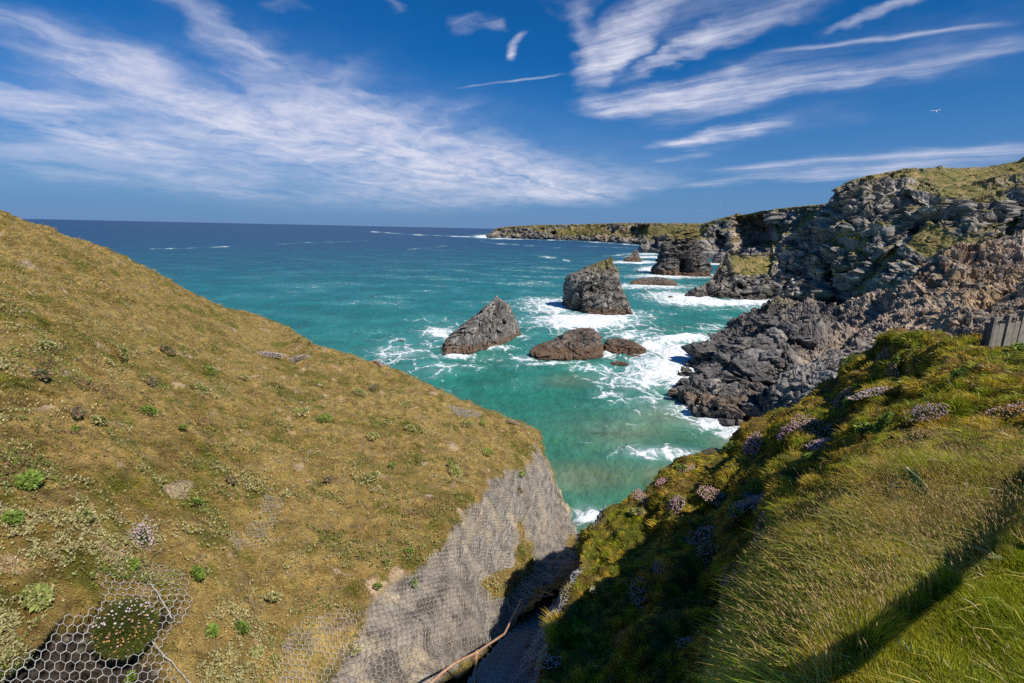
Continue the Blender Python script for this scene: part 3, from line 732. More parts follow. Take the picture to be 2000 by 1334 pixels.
def landslip():
    P = lattice(RUB_COLS, 860, 520, ((10, -1.5), (26, -9), (40, -30)))
    nb = P.shape[0] - 520
    N = orient(grid_normals(P), P)
    px, py = proj(P)
    jx_ = px + 8 * noise_at(P, 6, 331, 3); jy_ = py + 8 * noise_at(P, 6, 332, 3)
    # the outcrop of bedrock towards the sea, the crags at the top, and smooth scree between
    crag = np.maximum.reduce([sstep(12, -14, sdpoly(jx_, jy_, [(1430, 600), (1640, 585), (1660, 640), (1560, 690), (1600, 760), (1520, 850), (1300, 850), (1300, 700)])),
                              sstep(8, -10, sdpoly(jx_, jy_, [(1760, 545), (1800, 505), (1830, 490), (1900, 470), (2000, 455), (2000, 510), (1950, 530), (1880, 560), (1850, 590), (1790, 590)]))])
    fine = sstep(10, -10, sdpoly(jx_, jy_, [(1840, 540), (1870, 560), (1860, 620), (1800, 655), (1780, 650), (1820, 600)]))
    fine = np.maximum(fine, sstep(10, -10, sdpoly(jx_, jy_, [(1560, 700), (1660, 670), (1720, 640), (1730, 680), (1660, 770), (1590, 790), (1570, 740)])) * 0.8)
    r, Qs, vals = rock_relief(P, N, 3.4, 301, 1.0, 1.0, 1.0, flat=1.6)
    r2, Q2, v2 = rock_relief(P, N, 1.3, 351, 0.6, 1.0, 1.0, flat=1.3)
    gull = 2.2 * fbm((P / np.array([14, 30, 30])).astype(f32), 3, 371)
    gl_d = polydist(px, py, [(1905, 590), (1960, 562), (2010, 550)]); ex = -5.0 * np.exp(-(gl_d / 14)**2)
    gl_d = polydist(px, py, [(1570, 700), (1640, 662), (1690, 620), (1720, 596)]); ex = ex - 4.5 * np.exp(-(gl_d / 13)**2)
    gl_d = polydist(px, py, [(1580, 690), (1650, 650), (1700, 605)]); ex = ex + 0.0
    k = lerp(0.42, 1.0, crag) * (1 - 0.55 * fine)
    k[:nb] *= 0.3
    kk = np.ones(P.shape[0]); kk[nb:nb + 12] = np.linspace(0.35, 1, 12)
    P = P + N * ((r * k + r2 * lerp(0.75, 0.5, crag) * (1 - 0.6 * fine) + gull + ex) * kk[:, None])[..., None]
    n = noise_at(P, 9, 381, 4)
    c = np.zeros(P.shape, f32) + np.array([0.37, 0.29, 0.215], f32)
    c = colmix(c, [0.24, 0.19, 0.15], sstep(0.0, 0.4, n))
    c = colmix(c, [0.36, 0.26, 0.16], sstep(0.1, 0.45, noise_at(P, 14, 382, 3)) * sstep(1700, 1850, px))
    c = colmix(c, [0.26, 0.235, 0.205], fine * 0.8 * sstep(1750, 1700, px))
    c = colmix(c, [0.42, 0.30, 0.185], sstep(9, -9, sdpoly(jx_, jy_, [(1848, 520), (1872, 515), (1885, 560), (1868, 610), (1810, 655), (1790, 650), (1850, 590)])) * 0.9)
    c = colmix(c, [0.26, 0.15, 0.085], sstep(8, -8, sdpoly(jx_, jy_, [(1780, 555), (1830, 500), (1900, 485), (1985, 490), (1980, 530), (1900, 560), (1860, 560), (1800, 590)])) * 0.55 * sstep(-0.2, 0.3, noise_at(P, 5, 383, 3)))
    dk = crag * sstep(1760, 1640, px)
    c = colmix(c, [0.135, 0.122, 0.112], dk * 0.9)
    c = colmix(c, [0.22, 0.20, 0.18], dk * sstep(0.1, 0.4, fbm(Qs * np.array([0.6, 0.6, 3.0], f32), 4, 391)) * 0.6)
    c = c * (0.72 + 0.4 * vals[1] + 0.4 * (v2[1] - 0.3))[..., None].astype(f32)
    moss = sstep(6, -6, sdpoly(jx_, jy_, [(1480, 600), (1530, 592), (1560, 594), (1550, 602), (1500, 612), (1475, 630), (1462, 632)])) * 0.6
    c = colmix(c, [0.15, 0.13, 0.035], moss * (vals[2] > 0.35))
    c = colmix(c, [0.040, 0.033, 0.026], sstep(2.6, 0.8, P[..., 2] + noise_at(P, 4, 395, 3)) * 0.75)
    o = link('landslip_slope', grid_mesh('landslip_slope', P, [M_RUBBLE], {'col': c}, False))
    tag(o, kind='structure')
    return P
PRUB = landslip()
BV_RUB = bvh_of(PRUB)

MID_COLS = [
 [(1258, 476, 1190), (1258, 481, 1170), (1257, 488, 1160), (1257, 497, 1130)],
 [(1268, 467, 1190), (1267, 474, 1170), (1266, 484, 1150), (1266, 497, 1128)],
 [(1290, 458, 1180), (1289, 470, 1160), (1288, 484, 1140), (1288, 500, 1100)],
 [(1320, 451, 1150), (1320, 466, 1125), (1320, 483, 1090), (1320, 503, 1050)],
 [(1350, 446, 1100), (1350, 463, 1070), (1350, 483, 1035), (1350, 505, 1000)],
 [(1385, 434, 1055), (1385, 455, 1025), (1385, 480, 990), (1386, 508, 955)],
 [(1425, 423, 1015), (1425, 448, 995), (1427, 478, 960), (1430, 512, 915)],
 [(1447, 420, 1000), (1447, 448, 985), (1447, 480, 950), (1448, 513, 905)],
 [(1470, 416, 985), (1470, 450, 968), (1470, 482, 938), (1470, 514, 895)],
 [(1520, 408, 950), (1520, 445, 930), (1520, 480, 900), (1520, 516, 865)],
 [(1570, 403, 905), (1570, 440, 885), (1570, 480, 855), (1570, 516, 825)],
 [(1625, 398, 850), (1625, 440, 830), (1625, 480, 800), (1625, 516, 775)],
 [(1720, 390, 780), (1720, 440, 760), (1720, 480, 740), (1720, 516, 720)],
]
PMID = cliff('headland_cliff', MID_COLS, 620, 260, ((30, 1.0), (90, 2.0), (260, 2), (700, 0)), 16.0, 401,
             [[(1300, 452), (1350, 446), (1385, 434), (1390, 446), (1372, 462), (1362, 480), (1330, 470), (1300, 462)],
              [(1495, 448), (1520, 440), (1535, 462), (1520, 480), (1500, 486)], [(1380, 436), (1420, 424), (1425, 430), (1390, 444)], [(1560, 425), (1600, 405), (1618, 420), (1575, 470), (1540, 480)],
              [(1480, 416), (1610, 399), (1612, 408), (1540, 412), (1480, 423)]],
             M_FARROCK, (0.24, 0.22, 0.20), (0.15, 0.142, 0.14), (0.38, 0.33, 0.28), up_thr=(0.72, 0.85),
             carve=[([(1434, 424), (1500, 415), (1512, 470), (1500, 496), (1440, 500)], 55, 10), ([(1400, 440), (1412, 436), (1418, 480), (1402, 492)], 22, 7), ([(1520, 420), (1545, 415), (1540, 440), (1515, 450)], 18, 7)],
             zones_tint=[([(1433, 424), (1448, 420), (1450, 450), (1462, 470), (1460, 496), (1424, 492), (1428, 460)], (0.43, 0.335, 0.26), 1.0),
                         ([(1432, 424), (1447, 421), (1447, 446), (1433, 450)], (0.40, 0.25, 0.17), 0.9), ([(1462, 420), (1508, 414), (1506, 470), (1470, 470)], (0.24, 0.17, 0.15), 0.6)], big=1.3)
FAR_COLS = [
 [(952, 464.2, 2600), (952, 464.6, 2600), (952, 465.6, 2580)],
 [(962, 455, 2620), (961, 460, 2600), (961, 466, 2550)],
 [(972, 447, 2630), (971, 457, 2600), (970, 466, 2545)],
 [(1000, 443, 2600), (1000, 453, 2575), (1000, 467, 2530)],
 [(1060, 440, 2550), (1060, 452, 2515), (1060, 468, 2480)],
 [(1120, 439, 2480), (1120, 453, 2430), (1120, 470.5, 2385)],
 [(1180, 437, 2350), (1180, 454, 2280), (1180, 474, 2200)],
 [(1230, 436, 2200), (1230, 455, 2110), (1230, 477, 2000)],
 [(1290, 436.5, 2050), (1290, 455, 1930), (1290, 481, 1800)],
 [(1370, 437, 1900), (1370, 460, 1750), (1370, 486, 1650)],
 [(1470, 440, 1800), (1470, 462, 1700), (1470, 490, 1600)],
]
PFAR = cliff('far_headland', FAR_COLS, 620, 130, ((60, 1.0), (200, 3.0), (600, 3), (1500, 0)), 24.0, 501,
             [[(1070, 448), (1140, 441), (1185, 440), (1178, 462), (1120, 462), (1075, 460)], [(1000, 443), (1300, 436), (1400, 437), (1400, 440), (1100, 443), (1000, 446)],
              [(1255, 440), (1400, 437), (1400, 470), (1330, 476), (1280, 466), (1245, 456)]],
             M_FARROCK, (0.225, 0.205, 0.18), (0.13, 0.125, 0.12), (0.35, 0.29, 0.22), up_thr=(0.72, 0.88), big=1.2,
             carve=[([(1076, 455), (1084, 452), (1083, 468), (1076, 468)], 50, 4), ([(1232, 446), (1262, 440), (1256, 470), (1228, 472)], 90, 6)],
             zones_tint=[([(1150, 440), (1250, 438), (1240, 466), (1170, 470)], (0.36, 0.27, 0.19), 0.7)])
# ================================================================== sea stacks and rocks
def loft_rock(name, levels, Y0, b, mat, s, seed, shear=0.0, nth=260, nlev=170, base=(0.17, 0.152, 0.132), light=(0.36, 0.32, 0.27), dark=(0.085, 0.079, 0.073),
              grass_top=None, brown=3.0, tilt=(0.5, 0.2), big=0.6, blk=0.9, carve=(), sq=2.6, bexp=0.75, rot=0.0, taper=0.55, flat=3.0, brown_c=(0.155, 0.095, 0.055)):
    """levels: (py, left px, right px) from the waterline up, on the plane Y=Y0; b: half depth at the base"""
    L = np.array(levels, float)
    n = len(L)
    zs = P3(np.full(n, (L[:, 1] + L[:, 2]) / 2), L[:, 0], np.full(n, Y0))[:, 2]
    xl = P3(L[:, 1], L[:, 0], np.full(n, Y0))[:, 0]; xr = P3(L[:, 2], L[:, 0], np.full(n, Y0))[:, 0]
    z0 = zs[0]
    zs = zs - z0                     # the widest level stands at the waterline
    hgt = zs[-1]
    t = np.linspace(0, 1, nlev); i = np.interp(t * hgt, zs, np.arange(n))
    cx = np.interp(i, np.arange(n), (xl + xr) / 2); hw = np.interp(i, np.arange(n), (xr - xl) / 2)
    zz = np.interp(i, np.arange(n), zs)
    w0 = hw[0]
    bb = b * np.clip(hw / w0, 0.02, 1)**bexp * (1 - taper * np.linspace(0, 1, len(hw)))
    # extend under water and close the top
    cx = np.concatenate([[cx[0]] * 8, cx]); hw = np.concatenate([np.linspace(hw[0] * 1.06, hw[0], 9)[:-1], hw])
    bb = np.concatenate([np.linspace(bb[0] * 1.06, bb[0], 9)[:-1], bb]); zz = np.concatenate([np.linspace(-2.5, 0, 9)[:-1], zz])
    kcap = 10
    cx = np.concatenate([cx, [cx[-1]] * kcap]); f = np.linspace(1, 0.0, kcap + 1)[1:]
    hw = np.concatenate([hw, hw[-1] * f]); bb = np.concatenate([bb, bb[-1] * f]); zz = np.concatenate([zz, zz[-1] + 0.02 * hgt * (1 - f**2)])
    th = np.linspace(0, 2 * math.pi, nth, endpoint=False)
    c, sn = np.cos(th), np.sin(th)
    rr = (np.abs(c)**sq + np.abs(sn)**sq)**(-1 / sq)
    ex, ey = rr * c, rr * sn
    X = cx[:, None] + hw[:, None] * ex[None] + shear * bb[:, None] * ey[None]
    Yv = Y0 + bb[:, None] * ey[None] + rot * hw[:, None] * ex[None]
    P = np.stack([X, Yv, np.broadcast_to(zz[:, None], X.shape)], -1)
    cen = np.stack([np.broadcast_to(cx[:, None], X.shape), np.full(X.shape, Y0), np.broadcast_to(zz[:, None], X.shape)], -1)
    N = P - cen; N[..., 2] = 0; N /= np.linalg.norm(N, axis=-1, keepdims=True) + 1e-6
    px, py = proj(P)
    fr = P[..., 1] < Y0 + 0.15 * b
    for (poly, depth, soft) in carve:
        w = sstep(soft, -soft, sdpoly(px, py, poly)) * fr
        P = P - N * (w * depth)[..., None]
    r, Qs, vals = rock_relief(P, N, s, seed, big, blk, 1.0, tilt=tilt, flat=flat)
    fade = np.clip(hw / (0.25 * w0), 0.05, 1)[:, None]
    # keep the outline: displace less at the left and right limbs
    limb = 1 - 0.55 * np.abs(ex)[None]**3
    P = P + N * ((r - 0.42 * s) * fade * limb)[..., None] - np.array([0, 0, 1]) * (0.15 * np.abs(r) * fade * sstep(0.9, 1.0, zz / (hgt + 1e-6))[:, None])[..., None]
    col = rock_colour(P, Qs, vals, N, base, dark, light, seed + 50)
    z = P[..., 2]
    jz = noise_at(P, s, seed + 70, 3)
    col = colmix(col, brown_c, sstep(brown + 1.2, brown - 0.6, z + 1.2 * jz) * (0.55 + 0.4 * vals[1]))
    col = colmix(col, [0.035, 0.03, 0.026], sstep(0.9, 0.2, z + 0.4 * jz) * 0.8)
    if grass_top is not None:
        lo, hi, gc = grass_top
        g = sstep(lo, hi, z / hgt + 0.10 * noise_at(P, s * 0.7, seed + 80, 4)) * 0.9
        gm = np.zeros(P.shape, f32) + np.asarray(gc, f32)
        gm = gm * (0.75 + 0.5 * sstep(-0.3, 0.3, noise_at(P, s * 0.25, seed + 81, 4)))[..., None]
        col = colmix(col, gm.astype(f32), g)
    nv, nu = P.shape[:2]
    V = P.reshape(-1, 3); org = np.array([cx[8], Y0, 0.0])
    F = grid_faces(nv, nu, True)
    me = poly_mesh(name, V - org, F, [mat], False, {'col': col.reshape(-1, 3)})
    o = link(name, me); o.location = org
    ROCK_FOOT.append((cx[8], Y0, hw[8], bb[8], shear))
    return o
ROCK_FOOT = []
GTOP = (0.17, 0.14, 0.045)
o = loft_rock('sea_stack', [(606, 1107, 1218), (596, 1109, 1217), (585, 1109, 1214), (570, 1109, 1209), (555, 1109, 1205), (547, 1110, 1204), (540, 1115, 1203), (532, 1135, 1204), (523, 1155, 1202), (514, 1174, 1199), (508, 1186, 1197), (504, 1192, 1195)],
              298, 25, M_ROCK, 3.3, 611, shear=-0.25, grass_top=(0.66, 0.9, GTOP), carve=[([(1118, 596), (1126, 584), (1134, 588), (1130, 604), (1118, 606)], 5, 3)], tilt=(0.7, 0.2), nth=460, nlev=260, big=0.8, blk=0.75, brown=3.2)
tag(o, 'tall dark sea stack whose slanting grassy top rises to a point on its right', 'sea stack')
o = loft_rock('sea_stack', [(668, 890, 1003), (655, 893, 1002), (645, 901, 1001), (634, 914, 999), (622, 928, 999), (612, 942, 995), (602, 952, 990), (594, 960, 983), (590, 963, 977), (587, 965.5, 973.5), (583, 967, 970)],
              208, 29, M_ROCK, 2.3, 641, shear=0.32, base=(0.14, 0.128, 0.118), light=(0.33, 0.29, 0.235), nth=460, nlev=240, tilt=(0.9, 0.3), big=0.8, blk=0.75, brown=2.4, sq=2.0, bexp=1.0)
tag(o, 'grey pointed sea rock with a long left slope and brown weed at the waterline', 'sea rock')
o = loft_rock('sea_rock', [(694, 1036, 1178), (686, 1040, 1178), (677, 1060, 1177), (668, 1084, 1176), (660, 1095, 1174), (653, 1103, 1169), (648, 1118, 1161), (645.5, 1128, 1158)],
              186, 11, M_ROCK, 1.5, 671, base=(0.135, 0.10, 0.078), light=(0.23, 0.19, 0.16), brown=3.5, nth=320, nlev=110, big=0.6, shear=0.15, brown_c=(0.15, 0.088, 0.05))
tag(o, 'long low brown rock in front of the slanting stack, the larger of a touching pair', 'sea rock')
o = loft_rock('sea_rock', [(683, 1176, 1263), (677, 1177, 1260), (671, 1180, 1251), (664, 1186, 1237), (660, 1193, 1224), (658, 1200, 1214)],
              192, 7.5, M_ROCK, 1.3, 691, base=(0.125, 0.09, 0.07), light=(0.20, 0.16, 0.13), brown=3.0, nth=260, nlev=80, brown_c=(0.14, 0.08, 0.048))
tag(o, 'smaller brown rock of the touching pair, wedge shaped with surf beyond it', 'sea rock')
o = loft_rock('sea_rock', [(698, 1220, 1254), (696, 1224, 1251), (694, 1230, 1246)], 183, 2.2, M_ROCK, 0.8, 701, brown=2.0, nth=120, nlev=30)
tag(o, 'thin brown reef rock just below the smaller brown rock of the pair', 'sea rock')
o = loft_rock('sea_rock', [(714, 1190, 1228), (711, 1198, 1222), (708.5, 1203, 1216)], 172, 2.2, M_ROCK, 0.8, 711, brown=2.0, nth=120, nlev=30)
tag(o, 'small half drowned brown rock nearest to us in the bay', 'sea rock')
o = loft_rock('sea_rock', [(511, 1216, 1254), (505, 1222, 1252), (499, 1231, 1249), (493, 1237.5, 1246.5), (487.5, 1242, 1245)], 791, 10, M_ROCK, 3.5, 721, base=(0.19, 0.17, 0.15), light=(0.34, 0.29, 0.24), brown=7, nth=200, nlev=100)
tag(o, 'small spiky rock far out, left of the arch stack', 'sea rock')
o = loft_rock('sea_rock', [(555, 1231, 1324), (550, 1234, 1321), (546, 1243, 1316), (542, 1256, 1303), (540.5, 1268, 1297)], 448, 7, M_ROCK, 1.9, 731, base=(0.10, 0.085, 0.075), brown=3.4, nth=320, nlev=60, big=0.9)
tag(o, 'low flat topped dark reef between the slanting stack and the arch stack', 'sea rock')
o = loft_rock('sea_stack', [(537, 1271, 1385), (526, 1275, 1384), (514, 1283, 1383), (505, 1287, 1379), (495, 1289, 1372), (484, 1291, 1368), (474, 1295, 1366), (466, 1304, 1365), (459, 1322, 1364), (453, 1336, 1363), (448, 1346, 1361), (445.5, 1352, 1359)],
              566, 27, M_ROCK, 5.5, 741, base=(0.105, 0.096, 0.088), light=(0.22, 0.19, 0.16), grass_top=(0.68, 0.78, (0.20, 0.15, 0.05)), nth=420, nlev=240, tilt=(0.1, 0.1), big=0.6, brown=5,
              carve=[([(1322, 518), (1330, 506), (1345, 510), (1348, 534), (1322, 536)], 14, 5), ([(1300, 470), (1320, 470), (1316, 480), (1302, 482)], 3, 4)], flat=3.0)
tag(o, 'broad dark stack with grassy cap and a black cave at its foot', 'sea stack')
o = loft_rock('sea_rock', [(513, 1391, 1415), (506, 1393, 1413), (499, 1397, 1411), (492, 1401, 1408)], 797, 8, M_ROCK, 3.5, 751, base=(0.085, 0.08, 0.08), nth=120, nlev=60)
tag(o, 'small black rock between the grassy capped stack and the cliff spur', 'sea rock')
o = loft_rock('sea_rock', [(586, 1303, 1316), (583.5, 1305, 1314), (582, 1307, 1312)], 358, 1.5, M_ROCK, 0.9, 761, brown=2, nth=80, nlev=24)
tag(o, 'tiny dark rock in the surf off the cliff spur', 'sea rock')
o = loft_rock('sea_rock', [(685, 776, 789), (682.5, 778, 787), (681, 780, 785)], 200, 1.0, M_ROCK, 0.7, 766, brown=2, nth=80, nlev=24)
tag(o, 'tiny black rock awash left of the pointed grey rock', 'sea rock')

# ------------------------------------------------------------------ boulders on the shore
def boulder_mesh(seed, n=44):
    th = np.linspace(0, 2 * math.pi, n * 2, endpoint=False); ph = np.linspace(-math.pi / 2, math.pi / 2, n)
    T, Q = np.meshgrid(th, ph)
    P = np.stack([np.cos(Q) * np.cos(T), np.cos(Q) * np.sin(T), np.sin(Q)], -1)
    rg = np.random.default_rng(seed)
    # cut by random planes for flat faces
    d = np.full(P.shape[:2], 1.18)
    for _ in range(17):
        v_ = rg.normal(size=3); v_ /= np.linalg.norm(v_); h = rg.uniform(0.55, 0.9)
        dp = P @ v_
        d = np.minimum(d, np.where(dp > 0.05, h / np.maximum(dp, 0.05), 9))
    P = P * d[..., None]
    b1, b2, bv = worley((P * 2.6).astype(f32) + seed, seed)
    t1, t2, tv, tt = worley((P * np.array([1.6, 1.6, 3.2])).astype(f32) + seed * 1.7, seed + 9, True)
    r = 0.08 * (bv - 0.5) + 0.20 * tt + 0.05 * fbm((P * 3 + seed).astype(f32), 4, seed) + 0.05 * ridged((P * np.array([2, 2, 8])).astype(f32), 4, seed + 3)
    P = P * (1 + r)[..., None]
    st = fbm((P * np.array([1.5, 1.5, 8]) + seed).astype(f32), 4, seed + 5)
    return P, bv, st
def add_boulder(cx, cy, w, h, label, base=(0.10, 0.092, 0.086), light=(0.22, 0.2, 0.18), depth=1.0, wet=True, seed=1, rz=0.0, name='boulder', group='boulders on the shore below the landslip', tiltx=0.0):
    hp = hit([BV_RUB], cx, cy + h * 0.42)
    sp = sea_pt(cx, cy + h * 0.42)
    loc = sp
    if hp is not None and np.linalg.norm(hp[0] - CAM) < np.linalg.norm(sp - CAM): loc = hp[0]
    D = np.linalg.norm(loc - CAM) / math.sqrt(1 + ((cx - 1000) / 1000)**2 + ((cy - 667) / 1000)**2)
    W, Hh = w * D / 1000, h * D / 1000
    P, bv, st = boulder_mesh(seed)
    P = P * np.array([W * 0.55, W * 0.55 * depth, Hh * 0.60])
    Rm = np.array(Matrix.Rotation(rz, 3, 'Z') @ Matrix.Rotation(tiltx, 3, 'Y'))
    P = P @ Rm.T
    off = np.array([0, W * 0.3 * depth, Hh * 0.30])
    c = np.zeros(P.shape, f32) + np.asarray(base, f32)
    c = colmix(c, light, sstep(0.1, 0.45, st) * 0.6)
    c = c * (0.75 + 0.5 * bv)[..., None].astype(f32)
    zz = P[..., 2] + off[2] + loc[2]
    if wet: c = colmix(c, [0.035, 0.03, 0.027], sstep(1.3, 0.3, zz) * 0.8)
    o = link(name, poly_mesh(name, P.reshape(-1, 3), grid_faces(P.shape[0], P.shape[1], True), [M_BOULDER], False, {'col': c.reshape(-1, 3)}))
    o.location = loc + off
    return tag(o, label, 'boulder', group)
BOULD = [
 (1407, 661, 34, 26, 'dark block standing upright at the tip of the shore rocks'), (1384, 688, 74, 34, 'big dark wedge shaped boulder sloping into the surf'),
 (1432, 684, 52, 36, 'rounded dark boulder right of the big wedge'), (1456, 668, 46, 28, 'dark boulder behind the rounded one, below the outcrop'),
 (1494, 676, 50, 34, 'angular grey boulder with a black hollow under its right end'), (1480, 700, 52, 22, 'pale flat slab under the angular grey boulder'),
 (1508, 696, 40, 22, 'layered grey slab at the right of the pale flat one'), (1468, 726, 66, 44, 'large round boulder with swirling layers'),
 (1524, 660, 44, 32, 'pale grey block high on the scree'), (1424, 706, 52, 24, 'dark flat boulder left of the swirling one'),
 (1399, 728, 54, 24, 'dark slab with surf at its left end'), (1430, 737, 56, 24, 'smooth dark slab beside the swirling boulder'),
 (1342, 746, 28, 18, 'dark small boulder at the foam edge'), (1360, 741, 24, 18, 'second dark small boulder at the foam edge, to the right'),
 (1378, 752, 28, 18, 'dark cobble below the dark slab'), (1322, 770, 32, 16, 'brown boulder farthest left in the shallows'),
 (1348, 776, 28, 13, 'brown low boulder next to the farthest one'), (1396, 757, 48, 30, 'boulder striped with pale veins'),
 (1383, 778, 40, 20, 'low brown boulder under the striped one'), (1416, 788, 50, 30, 'brown ledge boulder near the lower foam'),
 (1452, 786, 48, 30, 'brown cracked boulder left of the black overhang'), (1440, 806, 42, 24, 'brown boulder at the lower waterline'),
 (1478, 802, 44, 26, 'dark boulder squeezed against the black overhang'), (1420, 812, 40, 20, 'dark low boulder beside the lower foam'),
 (1466, 764, 44, 26, 'speckled grey boulder above the brown cracked one'), (1432, 762, 44, 24, 'grey boulder right of the striped one'),
 (1424, 826, 30, 14, 'round dark stone lying in the lower foam'), (1452, 828, 36, 15, 'brown stone in the lower foam, by the grass edge'),
 (1350, 713, 16, 9, 'small black stone in the white surf'), (1364, 718, 18, 9, 'small black stone beside the one in the white surf'),
 (1331, 758, 18, 11, 'small grey stone below the first foam edge boulder'), (1494, 740, 40, 22, 'grey block behind the swirling boulder'),
 (1520, 705, 36, 22, 'dark boulder on the scree right of the layered slab'), (1545, 640, 40, 26, 'grey block on the outcrop top'),
 (1580, 668, 44, 26, 'long dark rock at the edge of the scree shadow'), (1502, 628, 46, 30, 'grey crag block on the seaward outcrop'),
 (1450, 702, 40, 24, 'dark boulder wedged between the rounded and the swirling ones'),
]
for k, (cx, cy, w, h, lab) in enumerate(BOULD):
    br = 'brown' in lab; pale = 'pale' in lab
    add_boulder(cx, cy, w, h, lab, base=(0.15, 0.105, 0.072) if br else ((0.22, 0.20, 0.18) if pale else (0.098, 0.09, 0.085)),
                light=(0.34, 0.28, 0.2) if ('striped' in lab or 'speckled' in lab) else (0.23, 0.205, 0.185), depth=0.9, seed=900 + k, rz=random.uniform(0, 6.2), tiltx=random.uniform(-0.25, 0.25))
# the big tilted slab with a black overhang on its seaward side
def overhang():
    n = 150
    loc = P3(1545, 800, 112.0)
    base = np.array([P3(1478, 800, 114), P3(1500, 838, 106), P3(1590, 800, 98), P3(1640, 770, 104), P3(1600, 720, 124), P3(1530, 735, 124)])
    top = np.array([P3(1512, 765, 114), P3(1528, 776, 109), P3(1595, 783, 100), P3(1640, 745, 104), P3(1596, 708, 122), P3(1530, 728, 120)])
    base[:, 2] = np.minimum(base[:, 2], 1.0) - 2
    k = 6
    ring = lambda Q, m: np.stack([np.interp(np.linspace(0, k, m, endpoint=False), np.arange(k + 1), np.append(Q[:, a], Q[0, a])) for a in range(3)], -1)
    m = 260
    b_, t_ = ring(base, m), ring(top, m)
    cen = t_.mean(0) + np.array([0, 0, 0.6])
    rows = [b_ + (t_ - b_) * f_ for f_ in np.linspace(0, 1, 70)] + [t_ + (cen - t_) * f_ for f_ in np.linspace(0, 1, 50)[1:]]
    P = np.array(rows)
    N = orient(grid_normals(P), P)
    r, Qs, vals = rock_relief(P, N, 1.5, 881, 0.6, 0.9, 1.0, tilt=(0.5, -0.3), flat=2.6)
    P = P + N * (r * 0.8)[..., None]
    c = rock_colour(P, Qs, vals, N, (0.10, 0.094, 0.09), (0.05, 0.048, 0.048), (0.30, 0.28, 0.25), 885)
    c[70:] = colmix(c[70:], [0.27, 0.245, 0.215], np.full(c[70:].shape[:2], 0.75))  # sunlight on the slab top painted in as a paler colour
    org = np.array([cen[0], cen[1], 0])
    o = link('overhanging_rock', poly_mesh('overhanging_rock', P.reshape(-1, 3) - org, grid_faces(P.shape[0], P.shape[1], True), [M_BOULDER], False, {'col': c.reshape(-1, 3)}))
    o.location = org
    tag(o, 'massive overhanging rock with a black shaded face and slab top painted pale as sunlit, above the grass edge', 'rock')
overhang()
# loose stones on the scree: nobody could count them
def scatter_stones():
    V = []; F = []; C = []
    nv, nu = PRUB.shape[:2]
    n = 12000
    ii = RNG.integers(26, nv - 2, n); jj = RNG.integers(4, nu - 2, n); jj[:3500] = RNG.integers(4, 300, 3500)
    base = PRUB[ii, jj]
    px, py = proj(base)
    phi = (1 + 5**0.5) / 2
    ico = np.array([(-1, phi, 0), (1, phi, 0), (-1, -phi, 0), (1, -phi, 0), (0, -1, phi), (0, 1, phi), (0, -1, -phi), (0, 1, -phi), (phi, 0, -1), (phi, 0, 1), (-phi, 0, -1), (-phi, 0, 1)])
    ico /= np.linalg.norm(ico[0])
    fi = np.array([(0, 11, 5), (0, 5, 1), (0, 1, 7), (0, 7, 10), (0, 10, 11), (1, 5, 9), (5, 11, 4), (11, 10, 2), (10, 7, 6), (7, 1, 8), (3, 9, 4), (3, 4, 2), (3, 2, 6), (3, 6, 8), (3, 8, 9), (4, 9, 5), (2, 4, 11), (6, 2, 10), (8, 6, 7), (9, 8, 1)])
    size = np.exp(RNG.normal(-0.75, 0.55, n)); size = np.clip(size, 0.15, 2.0); size[:3500] *= 1.35
    jit = 1 + RNG.uniform(-0.35, 0.35, (n, 12, 1))
    q = RNG.normal(size=(n, 4)); q /= np.linalg.norm(q, axis=1, keepdims=True)
    w, x, y, z = q.T
    Rm = np.stack([np.stack([1 - 2 * (y * y + z * z), 2 * (x * y - z * w), 2 * (x * z + y * w)], -1), np.stack([2 * (x * y + z * w), 1 - 2 * (x * x + z * z), 2 * (y * z - x * w)], -1), np.stack([2 * (x * z - y * w), 2 * (y * z + x * w), 1 - 2 * (x * x + y * y)], -1)], 1)
    S = size[:, None] * RNG.uniform(0.5, 1.25, (n, 3)); S[:, 2] *= 0.7
    pts = np.einsum('nij,nkj->nki', Rm, ico[None] * jit * S[:, None, :]) * 0.75 + base[:, None, :]
    faces = (np.arange(n)[:, None, None] * 12 + fi[None]).reshape(-1, 3)
    tone = RNG.uniform(0.6, 1.25, (n, 1, 1))
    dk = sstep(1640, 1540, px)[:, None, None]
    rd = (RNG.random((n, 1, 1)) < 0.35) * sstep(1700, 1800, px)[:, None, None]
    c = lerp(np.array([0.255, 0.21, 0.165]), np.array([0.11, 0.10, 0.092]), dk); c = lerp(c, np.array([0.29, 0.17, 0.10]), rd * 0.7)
    c = np.broadcast_to(c * tone, (n, 12, 3))
    o = link('scree_stones', poly_mesh('scree_stones', pts.reshape(-1, 3), faces, [M_BOULDER], False, {'col': c.reshape(-1, 3).astype(f32)}))
    tag(o, kind='stuff')
scatter_stones()

